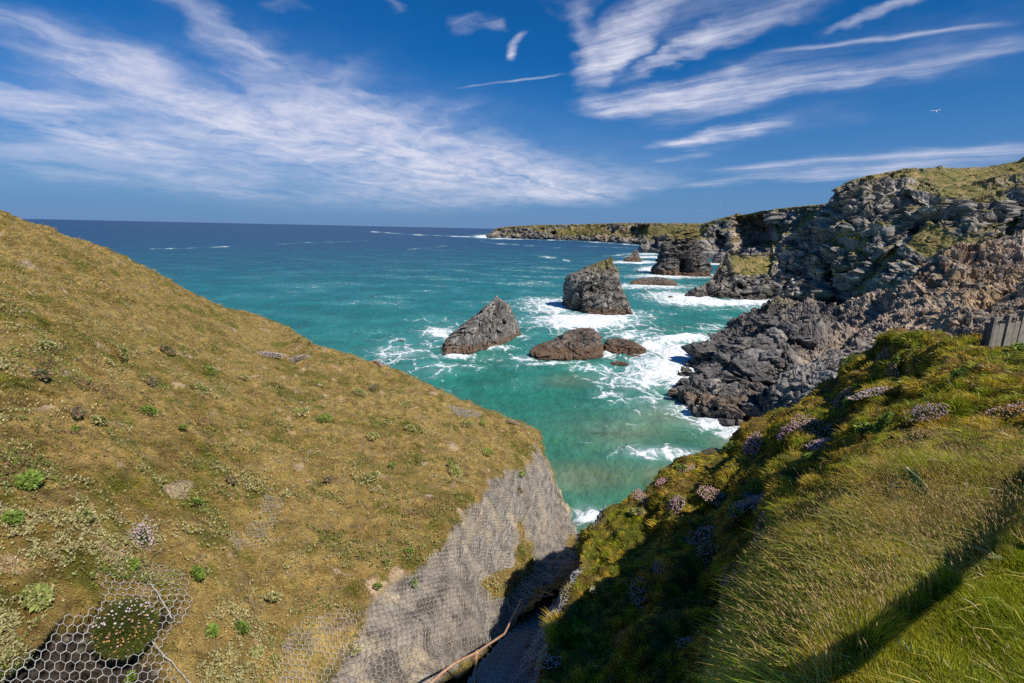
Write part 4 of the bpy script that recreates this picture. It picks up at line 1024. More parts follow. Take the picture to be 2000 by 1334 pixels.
# ================================================================== sea
def build_sea():
    th = np.concatenate([np.linspace(-180, -62, 40)[:-1], np.linspace(-62, 62, 900), np.linspace(62, 180, 40)[1:]]) * math.pi / 180
    r = np.concatenate([np.linspace(5, 56, 12)[:-1], 56 * np.exp(np.linspace(0, math.log(3000 / 56), 800)), np.exp(np.linspace(math.log(3000), math.log(90000), 60))[1:]])
    T, Rr = np.meshgrid(th, r)
    P = np.stack([np.sin(T) * Rr, np.cos(T) * Rr, np.zeros_like(T)], -1)
    px, py = proj(P)
    ok = (P[..., 1] > 20)
    X, Y = P[..., 0], P[..., 1]
    n0 = noise_at(P, 26, 1001, 3); n1_ = noise_at(P * np.array([1, 1.6, 1]), 60, 1002, 4)
    n2_ = fbm((P / np.array([9, 5, 9])).astype(f32), 3, 1003)
    pxs = px + 10 * n0 * np.clip(200 / (Rr + 60), 0.1, 1.6); pys = py + 5 * n0 * np.clip(160 / (Rr + 60), 0.02, 1.6)
    foam = np.zeros(P.shape[:2])
    B = [(1088, 598, 62, 13, .85), (1140, 628, 90, 14, 1.1), (1062, 588, 45, 6, .7), (1215, 617, 60, 11, .7), (1120, 645, 80, 9, .5), (1265, 645, 70, 12, .42), (1030, 630, 40, 12, .35),
         (1345, 584, 55, 10, 1.1), (1300, 577, 50, 8, .75), (1400, 591, 80, 6, .95), (1470, 590, 70, 6, .95), (1290, 561, 34, 5, .5), (1480, 598, 70, 9, .55), (1380, 604, 60, 6, .4), (1330, 560, 40, 6, .5),
         (1238, 559, 46, 5, .8), (1292, 560, 60, 4, .75), (1275, 526, 24, 5, 1.1), (1320, 539, 70, 3.5, 1.1), (1392, 538, 26, 3, .7), (1240, 512, 42, 2.4, 1.0), (1272, 502, 40, 2, .9), (1262, 496, 34, 1.6, .8),
         (1398, 515, 40, 2.5, .8), (945, 462, 16, 2.4, 1.0), (975, 466, 16, 1.0, .8), (858, 650, 36, 11, .8), (893, 697, 34, 5, .9), (955, 681, 46, 4, .75), (1010, 656, 18, 4, .6), (785, 688, 54, 15, .62), (830, 672, 40, 12, .4), (880, 665, 20, 14, .5),
         (1026, 697, 28, 7, .7), (1085, 709, 60, 4, .7), (1182, 690, 18, 9, .7), (1232, 653, 50, 7, .7), (1275, 676, 46, 16, .85), (1325, 690, 56, 20, .95), (1330, 662, 62, 7, 1.0), (1395, 640, 50, 9, .45), (1360, 660, 40, 8, .7),
         (1295, 722, 72, 30, .92), (1255, 742, 95, 24, .68), (1335, 742, 40, 24, .92), (1195, 768, 46, 7, .55), (1258, 785, 66, 14, .48), (1352, 800, 60, 11, .75), (1405, 820, 60, 13, .9), (1438, 840, 40, 13, .9), (1445, 862, 26, 12, .85),
         (985, 652, 60, 10, .32), (970, 700, 80, 12, .36), (1000, 712, 60, 8, .36), (1300, 886, 74, 14, .80), (1345, 896, 44, 12, .7), (1145, 1000, 34, 16, .7), (1168, 1035, 28, 16, .85), (1140, 985, 20, 10, .5), (1440, 650, 24, 8, .5)]
    for cx, cy, rx, ry, s in B: foam = np.maximum(foam, min(1.1, s * 1.06) * blob(pxs, pys, cx, cy, rx * 1.22, ry * 1.28)**0.75)
    LN = [([(725, 452.5), (760, 455), (800, 458), (850, 460), (900, 462), (955, 463)], 1.0, .8), ([(290, 486), (340, 485.5), (380, 484), (446, 481.5)], 1.1, .7), ([(540, 477), (590, 474), (650, 473), (720, 470)], 0.8, .5), ([(795, 487), (835, 484), (872, 480)], 1.0, .5),
          ([(800, 480), (850, 489), (920, 491)], 0.9, .35), ([(940, 471), (975, 476), (1010, 478), (1060, 482), (1095, 484)], 1.5, .65), ([(1048, 500), (1085, 504), (1112, 510)], 2.5, .75), ([(940, 547), (1000, 545), (1045, 548), (1085, 556)], 2.2, .4),
          ([(930, 462), (1000, 467), (1100, 469.5), (1180, 474), (1262, 480)], 1.1, .85), ([(1108, 862), (1150, 867), (1192, 867)], 1.4, .6), ([(1160, 762), (1185, 778), (1215, 795), (1262, 802), (1300, 815), (1360, 850), (1420, 870)], 5, .55), ([(600, 655), (680, 650), (745, 648)], 3, .32), ([(840, 742), (870, 745)], 2, .5), ([(1105, 780), (1120, 790)], 2, .4),
          ([(725, 690), (790, 705), (850, 690), (870, 672)], 4, .45), ([(1120, 970), (1150, 985), (1180, 1015), (1190, 1030)], 7, .55), ([(1225, 880), (1290, 872), (1350, 885), (1400, 880)], 4, .5), ([(1010, 690), (980, 690), (1000, 712), (1040, 720)], 3, .45), ([(1180, 500), (1230, 497), (1262, 494)], 1.6, .65), ([(1130, 480), (1180, 482), (1250, 486)], 1.3, .45), ([(1180, 524), (1240, 520), (1275, 525)], 1.8, .5)]
    brk = 0.55 + 0.9 * perlin(np.stack([px / 23.0, py / 5.0, np.zeros_like(px)], -1).astype(f32), 77) + 0.4 * perlin(np.stack([px / 7.0, py / 3.0, np.zeros_like(px)], -1).astype(f32), 78)
    for pts, w, s in LN: foam = np.maximum(foam, np.clip(s * brk, 0, s) * np.exp(-(polydist(pxs, py + (pys - py) * 0.4, pts) / w)**2))
    general = 0.38 * sstep(-0.2, 0.6, n1_) + 0.16 * sstep(0.1, 0.6, n0)
    coast = np.clip(1 - (np.abs(X - 60) / 260), 0, 1)
    foam = np.maximum(foam, general * (0.45 + 0.75 * coast) * sstep(1400, 250, Rr))
    foam = np.where(ok, foam, 0) * (np.abs(px - 1000) < 1300)
    # waves
    lod = lambda wl: sstep(0.35, 0.16, Rr * 0.0052 / wl)
    sw = 0.55 * np.sin((Y * 0.92 + X * 0.38) / 7.0 + 2.2 * n0) * sstep(420, 150, Rr) * 0.6
    z = sw * lod(40) + 0.30 * n0 * lod(26) + 0.16 * n2_ * lod(7) + 0.09 * fbm((P / np.array([3.2, 2.0, 3])).astype(f32), 3, 1005) * lod(3)
    surf = np.clip(foam, 0, 1)
    z = z + sstep(0.55, 1.0, surf) * (0.5 + 0.9 * np.abs(n2_)) * sstep(900, 200, Rr)
    crest = np.exp(-((polydist(px, py, [(1255, 672), (1300, 664), (1340, 655), (1375, 652)])) / 5)**2) + np.exp(-(polydist(px, py, [(1340, 588), (1360, 579), (1395, 590), (1420, 596)]) / 4)**2)
    z = z + 1.1 * crest * np.where(ok, 1, 0) * (0.6 + 0.5 * n2_)
    P[..., 2] = z
    # colour of the water itself: sandy shallows, turquoise bay, deep blue offshore
    off = Y + np.maximum(0, -X) * 0.55 - np.maximum(0, X) * 0.35
    off = off * (1 + 0.22 * n1_)
    stops = [(40, (.052, .185, .102)), (90, (.036, .178, .100)), (150, (.018, .165, .110)), (260, (.012, .165, .155)), (420, (.007, .140, .160)), (700, (.006, .095, .140)), (1300, (.010, .068, .140)), (3000, (.014, .060, .140)), (90000, (.016, .060, .145))]
    xs = np.log([s[0] for s in stops]); lo = np.log(np.clip(off, 30, 9e4))
    c = np.stack([np.interp(lo, xs, [s[1][k] for s in stops]) for k in range(3)], -1).astype(f32)
    sand = np.maximum.reduce([0.75 * blob(px, py, 1150, 930, 110, 28), 0.7 * blob(px, py, 1310, 930, 80, 24), 0.8 * blob(px, py, 1360, 810, 130, 26), 0.5 * blob(px, py, 1120, 745, 50, 12), 0.6 * blob(px, py, 1430, 870, 60, 30), 0.7 * blob(px, py, 1150, 1015, 60, 30), 0.5 * blob(px, py, 1240, 850, 120, 40)])
    sand = np.where(ok, sand, 0) * np.clip(0.8 + 0.6 * n0, 0, 1)
    c = colmix(c, [0.23, 0.23, 0.125], np.clip(sand * 1.1, 0, 0.85))
    c = colmix(c, [0.10, 0.30, 0.25], np.clip(foam * 0.7, 0, 0.7))
    c = c * (1 + 0.18 * n1_ + 0.12 * n0)[..., None].astype(f32)
    me = grid_mesh('sea', P, [sea_mat()], {'col': c, 'foam': np.clip(foam, 0, 1.2)})
    o = link('sea', me)
    tag(o, kind='structure')
def sea_mat():
    m = bpy.data.materials.new('sea_water'); m.use_nodes = True
    t = m.node_tree; t.nodes.clear()
    o = nd(t, 'ShaderNodeOutputMaterial')
    a = nd(t, 'ShaderNodeAttribute', attribute_name='col'); fo = nd(t, 'ShaderNodeAttribute', attribute_name='foam').outputs['Fac']
    g = nd(t, 'ShaderNodeNewGeometry'); pos = g.outputs['Position']
    pw = vm(t, 'MULTIPLY', pos, (1.0, 0.62, 0.0))
    wn = nd(t, 'ShaderNodeTexNoise', {'Vector': pw, 'Scale': 0.10, 'Detail': 4.0})
    warp = vm(t, 'MULTIPLY', vm(t, 'SUBTRACT', wn.outputs['Color'], (0.5, 0.5, 0.5)), (9.0, 9.0, 0))
    pv = vm(t, 'ADD', pw, warp)
    wn2 = nd(t, 'ShaderNodeTexNoise', {'Vector': pv, 'Scale': 0.6, 'Detail': 3.0})
    pv2 = vm(t, 'ADD', pv, vm(t, 'MULTIPLY', vm(t, 'SUBTRACT', wn2.outputs['Color'], (0.5, 0.5, 0.5)), (2.2, 2.2, 0)))
    def lace(scale, w):
        v_ = nd(t, 'ShaderNodeTexVoronoi', {'Vector': pv2, 'Scale': scale}, feature='DISTANCE_TO_EDGE').outputs[0]
        return mrange(t, v_, 0.0, w, 1.0, 0.0, True)
    l1 = lace(0.13, 0.13); l2 = lace(0.42, 0.17)
    big = nd(t, 'ShaderNodeTexNoise', {'Vector': pv, 'Scale': 0.11, 'Detail': 6.0, 'Roughness': 0.65}).outputs[0]
    fine = nd(t, 'ShaderNodeTexNoise', {'Vector': pv, 'Scale': 1.3, 'Detail': 5.0, 'Roughness': 0.7}).outputs[0]
    pat = mth(t, 'ADD', mth(t, 'MULTIPLY', l1, 0.34), mth(t, 'MULTIPLY', l2, 0.26))
    pat = mth(t, 'ADD', pat, mth(t, 'ADD', mrange(t, big, 0.3, 0.7, 0, 0.34), mrange(t, fine, 0.3, 0.72, 0, 0.30)))
    s = mth(t, 'ADD', mth(t, 'MULTIPLY', fo, 1.15), pat)
    alpha = mrange(t, s, 1.02, 1.52, 0.0, 1.0, True)
    haze_ = mrange(t, fo, 0.25, 1.0, 0.0, 0.42, True)
    alpha = mth(t, 'MAXIMUM', alpha, mth(t, 'MULTIPLY', haze_, mrange(t, big, 0.3, 0.65)))
    dist = vm(t, 'LENGTH', pos, out=1)
    b0 = nd(t, 'ShaderNodeTexNoise', {'Vector': pw, 'Scale': 0.085, 'Detail': 4.0, 'Roughness': 0.6, 'Distortion': 0.5}).outputs[0]
    b1 = nd(t, 'ShaderNodeTexNoise', {'Vector': pw, 'Scale': 0.42, 'Detail': 5.0, 'Roughness': 0.62, 'Distortion': 0.4}).outputs[0]
    hgt = mth(t, 'ADD', mth(t, 'MULTIPLY', b0, 2.2), mth(t, 'MULTIPLY', b1, 0.75))
    bp = nd(t, 'ShaderNodeBump', {'Height': hgt, 'Strength': 0.85, 'Distance': 1.0})
    cc = nd(t, 'ShaderNodeVectorMath', {0: a.outputs['Color'], 'Scale': mth(t, 'ADD', mrange(t, b0, 0.3, 0.7, 0.80, 1.2), mrange(t, b1, 0.3, 0.7, -0.2, 0.2))}, operation='SCALE').outputs[0]
    wd = nd(t, 'ShaderNodeBsdfDiffuse', {'Color': cc, 'Normal': bp.outputs[0]})
    wg = nd(t, 'ShaderNodeBsdfGlossy', {'Color': (1, 1, 1, 1), 'Roughness': 0.22, 'Normal': bp.outputs[0]})
    fr_ = mth(t, 'MINIMUM', nd(t, 'ShaderNodeFresnel', {'IOR': 1.33, 'Normal': bp.outputs[0]}).outputs[0], 0.16)
    water = nd(t, 'ShaderNodeMixShader', {0: fr_, 1: wd.outputs[0], 2: wg.outputs[0]})
    fb = nd(t, 'ShaderNodeBump', {'Height': mth(t, 'ADD', fine, l2), 'Strength': 0.5, 'Distance': 0.5})
    foam = nd(t, 'ShaderNodeBsdfDiffuse', {'Color': (0.80, 0.82, 0.82, 1), 'Normal': fb.outputs[0]})
    mx = nd(t, 'ShaderNodeMixShader', {0: alpha, 1: water.outputs[0], 2: foam.outputs[0]})
    t.links.new(mx.outputs[0], o.inputs[0])
    return m
build_sea()
# ================================================================== gully floor, steps, handrail
M_STONE = plain_mat('step_stone', (0.22, 0.20, 0.18), 0.85, 9.0, 0.3, bump=0.5, bdist=0.02)
M_RUST = plain_mat('rusty_steel', (0.42, 0.17, 0.07), 0.7, 14.0, 0.3, metal=0.0, bump=0.3, bdist=0.004, col2=(0.50, 0.38, 0.25))
M_WIRE = plain_mat('galvanised_wire', (0.47, 0.445, 0.41), 0.5, 30.0, 0.2, metal=0.0)
M_WOOD = plain_mat('weathered_timber', (0.21, 0.185, 0.155), 0.85, 6.0, 0.25, bump=0.4, bdist=0.01)
M_SHADEWOOD = plain_mat('shaded_timber', (0.12, 0.11, 0.10), 0.85, 6.0, 0.25, bump=0.4, bdist=0.01)  # darker copy of the timber, paints the shade on the fence's left end
PATH = np.array([P3(885, 1450, 7.2), P3(952, 1355, 9.1), P3(1000, 1282, 12.2), P3(1040, 1222, 15.8), P3(1074, 1170, 20.2), P3(1104, 1125, 25.5), P3(1130, 1095, 32.0), P3(1150, 1085, 42)])
PATH[:, 2] -= 0.1
def gully():
    C = catmull(PATH, 220, 0)
    d = np.gradient(C, axis=0); d[:, 2] = 0; d /= np.linalg.norm(d, axis=1, keepdims=True)
    s = np.stack([d[:, 1], -d[:, 0], 0 * d[:, 0]], -1)
    w = np.linspace(-1.8, 1.8, 60)
    P = C[:, None] + s[:, None] * w[None, :, None]
    fade = sstep(40, 90, np.arange(220))[:, None]
    P[..., 2] += 0.12 * noise_at(P, 0.6, 811, 4) - 0.22 + fade * (2.6 * np.clip(-w[None] - 0.75, 0, 0.4) + 0.5 * np.maximum(w[None] - 0.8, 0))
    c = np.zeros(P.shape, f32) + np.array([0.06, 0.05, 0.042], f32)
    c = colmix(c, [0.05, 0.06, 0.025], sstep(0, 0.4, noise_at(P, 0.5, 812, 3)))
    o = link('gully_floor', grid_mesh('gully_floor', P, [M_TURF], {'col': c})); tag(o, kind='structure')
gully()
def box_mesh(name, dims, mat, bev=0.012, jit=0.0):
    x, y, z = [v_ / 2 for v_ in dims]
    import bmesh
    bm = bmesh.new()
    bmesh.ops.create_cube(bm, size=1.0)
    for v_ in bm.verts: v_.co = Vector((v_.co.x * 2 * x + random.uniform(-jit, jit), v_.co.y * 2 * y + random.uniform(-jit, jit), v_.co.z * 2 * z))
    if bev: bmesh.ops.bevel(bm, geom=list(bm.edges), offset=bev, segments=2, affect='EDGES', profile=0.6)
    me = bpy.data.meshes.new(name); bm.to_mesh(me); bm.free()
    me.materials.append(mat)
    return me
def steps():
    C = catmull(PATH, 900, 0)
    seg = np.linalg.norm(np.diff(C[:, :2], axis=0), axis=1); s = np.concatenate([[0], np.cumsum(seg)])
    root = thing('stone_steps', 'worn grey stone steps going down the dark gully under the handrail', 'steps', tuple(C[0]))
    a = 0.4
    k = 0
    while a < 15.0:
        p = np.array([np.interp(a, s, C[:, q]) for q in range(3)]); p2 = np.array([np.interp(a + 0.1, s, C[:, q]) for q in range(3)])
        dr = p2 - p
        yaw = math.atan2(dr[1], dr[0])
        o = link('step', box_mesh('step', (0.66, 1.2 + random.uniform(-0.08, 0.08), 0.34), M_STONE, 0.02, 0.03), root)
        o.location = p - C[0] + np.array([0.12 * math.sin(yaw), -0.12 * math.cos(yaw), 0.02]); o.rotation_euler = (random.uniform(-.02, .02), random.uniform(-.02, .02), yaw + random.uniform(-.05, .05))
        a += 0.5; k += 1
steps()
def tube_mesh(name, pts, rad, mat, nseg=10):
    pts = np.asarray(pts, float); n = len(pts)
    t = np.gradient(pts, axis=0); t /= np.linalg.norm(t, axis=1, keepdims=True)
    up = np.array([0.13, 0.2, 0.97]); a = np.cross(t, up); a /= np.linalg.norm(a, axis=1, keepdims=True); b = np.cross(t, a)
    th = np.linspace(0, 2 * math.pi, nseg, endpoint=False)
    rad = np.broadcast_to(np.asarray(rad, float), (n,))
    V = pts[:, None] + rad[:, None, None] * (np.cos(th)[None, :, None] * a[:, None] + np.sin(th)[None, :, None] * b[:, None])
    F = [grid_faces(n, nseg, True)]
    V = V.reshape(-1, 3)
    F.append(np.array([list(range(nseg))[::-1], list(range((n - 1) * nseg, n * nseg))]))
    return poly_mesh(name, V, F, [mat], True)
def handrail():
    R = np.array([P3(805, 1372, 7.2), P3(840, 1336, 7.7), P3(866, 1312, 8.1), P3(895, 1292, 8.5), P3(930, 1275, 9.1), P3(985, 1238, 11.2), P3(1016, 1176, 14.9), P3(1021, 1171, 15.2), P3(1083, 1162, 16.6)])
    root = thing('handrail', 'rusty bent handrail of steel tube beside the stone steps', 'handrail', tuple(R[4]))
    fine = np.concatenate([catmull(R[:5], 40, 0), catmull(R[4:6], 12, 0)[1:], catmull(R[5:7], 10, 0)[1:], catmull(R[6:], 14, 0)[1:]])
    link('rail', tube_mesh('rail', fine - R[4], 0.027, M_RUST), root)
    for a, b in (((930, 1275, 9.1), (932, 1372, 9.1)), ((1021, 1171, 15.2), (1024, 1240, 15.2))):
        A = P3(*a); B = A + np.array([0, 0, -1.15])
        link('post', tube_mesh('post', np.array([A, (A + B) / 2, B]) - R[4], 0.025, M_RUST), root)
    A = P3(1083, 1162, 16.6); B = P3(1052, 1154, 18.2)
    link('return_rail', tube_mesh('return_rail', np.array([A, (A + B) / 2, B]) - R[4], 0.026, M_RUST), root)
    # brackets: small collars where post and rail meet
    for a in ((930, 1275, 9.1), (1018, 1174, 15.0)):
        A = P3(*a)
        link('collar', tube_mesh('collar', np.array([A + [-.05, -.05, .0], A, A + [.05, .06, -.01]]) - R[4], 0.038, M_RUST), root)
handrail()

# ================================================================== wire netting
def tubes(E0, E1, r):
    d = E1 - E0; L = np.linalg.norm(d, axis=1, keepdims=True) + 1e-9; d = d / L
    a = np.cross(d, np.array([0.31, 0.77, 0.55])); a /= np.linalg.norm(a, axis=1, keepdims=True); b = np.cross(d, a)
    r = np.broadcast_to(np.asarray(r, float), (len(E0),))[:, None]
    vs = []
    for E in (E0 - d * 0.001, E1 + d * 0.001):
        for k in range(3):
            t = 2 * math.pi * k / 3
            vs.append(E + r * (math.cos(t) * a + math.sin(t) * b))
    V = np.stack(vs, 1).reshape(-1, 3)
    o = np.arange(len(E0))[:, None] * 6
    F = np.concatenate([o + np.array([[0, 1, 4, 3]]), o + np.array([[1, 2, 5, 4]]), o + np.array([[2, 0, 3, 5]])])
    return V, F
def netting(label, poly, bv, Pg, Ng, cw=0.060, ch=0.10, r=0.0042, seed=1, drop=0.0, lift=0.015, ragged=8.0, flip=False, name='wire_netting', cat='wire netting', extra=None, screen=False):
    px, py = proj(Pg)
    m = (sdpoly(px, py, poly) < 6) & (((CAM - Pg) * Ng).sum(-1) > -0.05) & (Pg[..., 1] < 36)
    pts = Pg[m]
    c = pts.mean(0); u_, s_, vt = np.linalg.svd(pts[::max(1, len(pts) // 4000)] - c, full_matrices=False)
    n = vt[2]
    if n @ (CAM - c) < 0: n = -n
    e2 = -U_.copy() if screen else np.array([0, 0, -1.0]); e2 -= n * (n @ e2); e2 /= np.linalg.norm(e2); e1 = np.cross(n, e2)
    q = pts - c; x = q @ e1; y = q @ e2
    I = np.arange(int(x.min() / cw) - 2, int(x.max() / cw) + 3); J = np.arange(int(y.min() / (ch / 2)) - 2, int(y.max() / (ch / 2)) + 3)
    ii, jj = np.meshgrid(I, J, indexing='ij')
    sgn = np.where((ii + jj) % 2 == 0, 1, -1)
    X = ii * cw + sgn * cw * 0.2; Yv = jj * ch / 2
    base = c + X[..., None] * e1 + Yv[..., None] * e2
    W_ = 0.22 * np.stack([perlin((base / 1.1).astype(f32), seed), perlin((base / 1.1).astype(f32), seed + 1)], -1) * ch + 0.07 * np.stack([perlin((base / 0.2).astype(f32), seed + 4), perlin((base / 0.2).astype(f32), seed + 5)], -1) * ch
    base = base + W_[..., :1] * e1 + W_[..., 1:] * e2
    ok = np.zeros(X.shape, bool); pos = np.zeros(base.shape)
    bx, by = proj(base)
    cand = np.argwhere((sdpoly(bx, by, poly) < 260))
    nV = Vector(n)
    for i, j in cand:
        loc, nn, fi, ds = bv.ray_cast(Vector(base[i, j] + n * 4), -nV, 9.0)
        if loc is not None:
            pos[i, j] = loc; ok[i, j] = True
    pos = pos + n * lift
    px, py = proj(pos)
    jx_ = px + ragged * perlin((pos / 0.45).astype(f32), seed + 2) * 1.8; jy_ = py + ragged * perlin((pos / 0.45).astype(f32), seed + 3) * 1.8
    ok &= sdpoly(jx_, jy_, poly) < 0
    if extra is not None: ok &= extra(pos, px, py)
    ids = np.arange(ok.size).reshape(ok.shape)
    ed = []; pr = []
    a, b = (slice(None), slice(None, -1)), (slice(None), slice(1, None))
    mm = ok[a] & ok[b]; pr.append(np.stack([ids[a][mm], ids[b][mm]], 1)); ed.append((pos[a][mm], pos[b][mm], np.full(mm.sum(), r)))
    a, b = (slice(None, -1), slice(None)), (slice(1, None), slice(None))
    par = (sgn[:-1] > 0)
    mm = ok[a] & ok[b] & par; pr.append(np.stack([ids[a][mm], ids[b][mm]], 1)); ed.append((pos[a][mm], pos[b][mm], np.full(mm.sum(), r * 1.25)))
    E0 = np.concatenate([e[0] for e in ed]); E1 = np.concatenate([e[1] for e in ed]); rr = np.concatenate([e[2] for e in ed])
    L = np.linalg.norm(E1 - E0, axis=1); k = (L < ch * 2.6) & (RNG.random(len(L)) > drop)
    pr = np.concatenate(pr)
    # one sheet: keep the largest connected piece
    pk = pr[k]; lab = np.arange(ok.size)
    while True:
        m_ = np.minimum(lab[pk[:, 0]], lab[pk[:, 1]]); new = lab.copy()
        np.minimum.at(new, pk[:, 0], m_); np.minimum.at(new, pk[:, 1], m_); new = new[new]
        if (new == lab).all(): break
        lab = new
    root_ = lab[pk[:, 0]]; vals_, cnt_ = np.unique(root_, return_counts=True)
    E0, E1, rr = E0[k], E1[k], rr[k]
    kk = root_ == vals_[cnt_.argmax()]
    E0, E1, rr = E0[kk], E1[kk], rr[kk]
    rr = rr * np.clip(np.linalg.norm(E0 - CAM, axis=1) / 14.0, 1.0, 1.5)
    V, F = tubes(E0, E1, rr)
    o = link(name, poly_mesh(name, V - c, F, [M_WIRE], False)); o.location = c
    return tag(o, label, cat, 'rockfall netting on the slopes')
netting('large sheet of hexagonal wire netting covering the steep rock face above the handrail', NET_MAIN, BV_LNET, PL_NET, NL, seed=21, r=0.0040, drop=0.01, cw=0.092, ch=0.145, extra=lambda P, x, y: np.minimum.reduce([sdpoly(x, y, q_) for q_ in (STRIP1, STRIP2, STRIP3)]) > -4 + 6 * perlin((P / 0.5).astype(f32), 8))
netting('sagging wire netting over a dark hollow, with a flowering cushion on it', NET_NEAR, BV_LNET, PL_NET, NL, seed=31, r=0.0045, ragged=4, cw=0.112, ch=0.150, screen=True)
netting('small patch of wire netting half buried in the dry turf, above the mossy patch', NET_MIDDLE, BV_LNET, PL_NET, NL, seed=41, drop=0.16, lift=0.03, cw=0.10, ch=0.14, r=0.004, screen=True, extra=lambda P, x, y: perlin((P / 0.22).astype(f32), 5) > -0.45)
netting('wire netting over a mossy patch, left of the big netted face', NET_LOW, BV_LNET, PL_NET, NL, seed=51, drop=0.05, lift=0.03, r=0.0042, cw=0.10, ch=0.14, screen=True, extra=lambda P, x, y: perlin((P / 0.3).astype(f32), 6) > -0.5)
netting('short strip of netting showing near the crest of the dry hillside', NET_RIDGE, BV_LNET, PL_NET, NL, seed=61, cw=0.13, ch=0.2, r=0.009, lift=0.06, ragged=1.0)
netting('wire netting hanging on the shaded wall right of the stone steps', NET_RIGHT, BV_RNET, PR_NET, NR, seed=71, r=0.0042)
# lacing ropes of twisted wire across the near net
def rope(pxs, label):
    pts = []
    for a, b in zip(pxs[:-1], pxs[1:]):
        for t in np.linspace(0, 1, 14)[:-1]:
            h_ = hit([BV_LNET], a[0] + (b[0] - a[0]) * t, a[1] + (b[1] - a[1]) * t)
            if h_: pts.append(h_[0] + h_[1] * 0.03 * (1 if h_[1] @ (CAM - h_[0]) > 0 else -1))
    pts = np.array(pts)
    pts = pts + 0.012 * np.stack([perlin((pts * 5).astype(f32), 1), perlin((pts * 5).astype(f32), 2), perlin((pts * 5).astype(f32), 3)], -1)
    V = []; c = pts.mean(0)
    s = np.linspace(0, 60, len(pts) * 6); fine = catmull(pts, len(pts) * 6, 0)
    tw = np.stack([np.cos(s), np.sin(s), 0 * s], -1) * 0.007
    m1 = tube_mesh('wire_rope', fine + tw - c, 0.0045, M_WIRE, 5); 
    o = link('wire_rope', m1); o.location = c
    m2 = link('strand', tube_mesh('strand', fine - tw - c, 0.0045, M_WIRE, 5), o)
    tag(o, label, 'wire rope')
rope([(288, 1247), (320, 1282), (345, 1308), (372, 1340)], 'twisted wire rope running down from the flowering cushion')
rope([(272, 1122), (300, 1150), (318, 1178), (336, 1212)], 'twisted wire rope above and right of the flowering cushion')

# ================================================================== fence and railing
def fence():
    posts = [(1934, 14.4), (1963, 14.55), (1994, 14.7), (2024, 14.85), (2054, 15.0)]
    tops = [620, 615, 607, 599, 591]
    A = np.array([P3(p, 640, y) for p, y in posts])
    root = thing('board_fence', 'weathered grey board fence stepping up to the right at the end of the grass', 'fence', tuple(A[0]))
    d = A[-1] - A[0]; yaw = math.atan2(d[1], d[0])
    for k, ((p, y), t) in enumerate(zip(posts, tops)):
        top = P3(p, t, y); bot = P3(p, 690, y)
        o = link('post', box_mesh('post', (0.10 if k != 2 else 0.26, 0.10, top[2] - bot[2]), M_SHADEWOOD if k == 0 else M_WOOD, 0.008), root)
        o.location = np.array([(top[0] + bot[0]) / 2, (top[1] + bot[1]) / 2, (top[2] + bot[2]) / 2]) - A[0]; o.rotation_euler = (0, 0, yaw)
        if k < len(posts) - 1:
            a, b = A[k], A[k + 1]
            for q in range(2):
                f0 = 0.14 + 0.38 * q; f1 = f0 + 0.36
                pa, pb = a + (b - a) * f0, a + (b - a) * f1
                pxm = p + (posts[k + 1][0] - p) * (f0 + f1) / 2; ym = pa[1] * .5 + pb[1] * .5
                tt = P3(pxm, t + 15 - 3 * q, ym)[2]; bb = P3(pxm, 690, ym)[2]
                o = link('board', box_mesh('board', (np.linalg.norm(pb[:2] - pa[:2]), 0.03, tt - bb), M_WOOD, 0.004), root)
                m_ = (pa + pb) / 2; o.location = np.array([m_[0], m_[1] - 0.02, (tt + bb) / 2]) - A[0]; o.rotation_euler = (0, 0, yaw)
            ra = P3(p, t + 3, posts[k][1] + 0.09); rb = P3(posts[k + 1][0], tops[k + 1] + 6, posts[k + 1][1] + 0.09)
            v_ = rb - ra
            o = link('rail', box_mesh('rail', (np.linalg.norm(v_), 0.045, 0.07), M_WOOD, 0.006), root)
            o.location = (ra + rb) / 2 - A[0]; o.rotation_euler = (0, -math.atan2(v_[2], math.hypot(v_[0], v_[1])), math.atan2(v_[1], v_[0]))
    o = link('end_board', box_mesh('end_board', (0.035, 0.22, P3(1927, 630, 14.7)[2] - P3(1927, 690, 14.7)[2]), M_SHADEWOOD, 0.005), root)
    o.location = (P3(1927, 630, 14.75) + P3(1927, 690, 14.75)) / 2 - A[0]; o.rotation_euler = (0, 0, yaw)
fence()
def ground_z(x, y):
    loc, n, i, d = BV_R.ray_cast(Vector((x, y, 60)), Vector((0, 0, -1)))
    return loc[2] if loc is not None else None
def railing():
    pts = [(0.75, 0.40), (1.72, 0.90), (3.55, 1.88), (6.4, 4.2), (9.8, 7.6), (13.2, 10.6), (16.0, 13.1)]
    P = []
    zl = H - 1.7
    for x, y in pts:
        z = ground_z(x, y)
        if z is None: z = zl
        zl = z; P.append((x, y, z))
    P = np.array(P)
    root = thing('timber_railing', 'timber post and rail fence beside the path, just right of the view', 'railing', tuple(P[1]))
    for k in range(len(P)):
        o = link('post', box_mesh('post', (0.11, 0.11, 1.45), M_WOOD, 0.01), root)
        o.location = P[k] + [0, 0, 0.52] - P[1]
        if k < len(P) - 1:
            for h in (1.12, 0.55):
                a, b = P[k] + [0, 0, h], P[k + 1] + [0, 0, h]; v_ = b - a
                o = link('rail', box_mesh('rail', (np.linalg.norm(v_) + 0.05, 0.05, 0.10 if h > 1 else 0.07), M_WOOD, 0.01), root)
                o.location = (a + b) / 2 - P[1]; o.rotation_euler = (0, -math.atan2(v_[2], math.hypot(v_[0], v_[1])), math.atan2(v_[1], v_[0]))
railing()

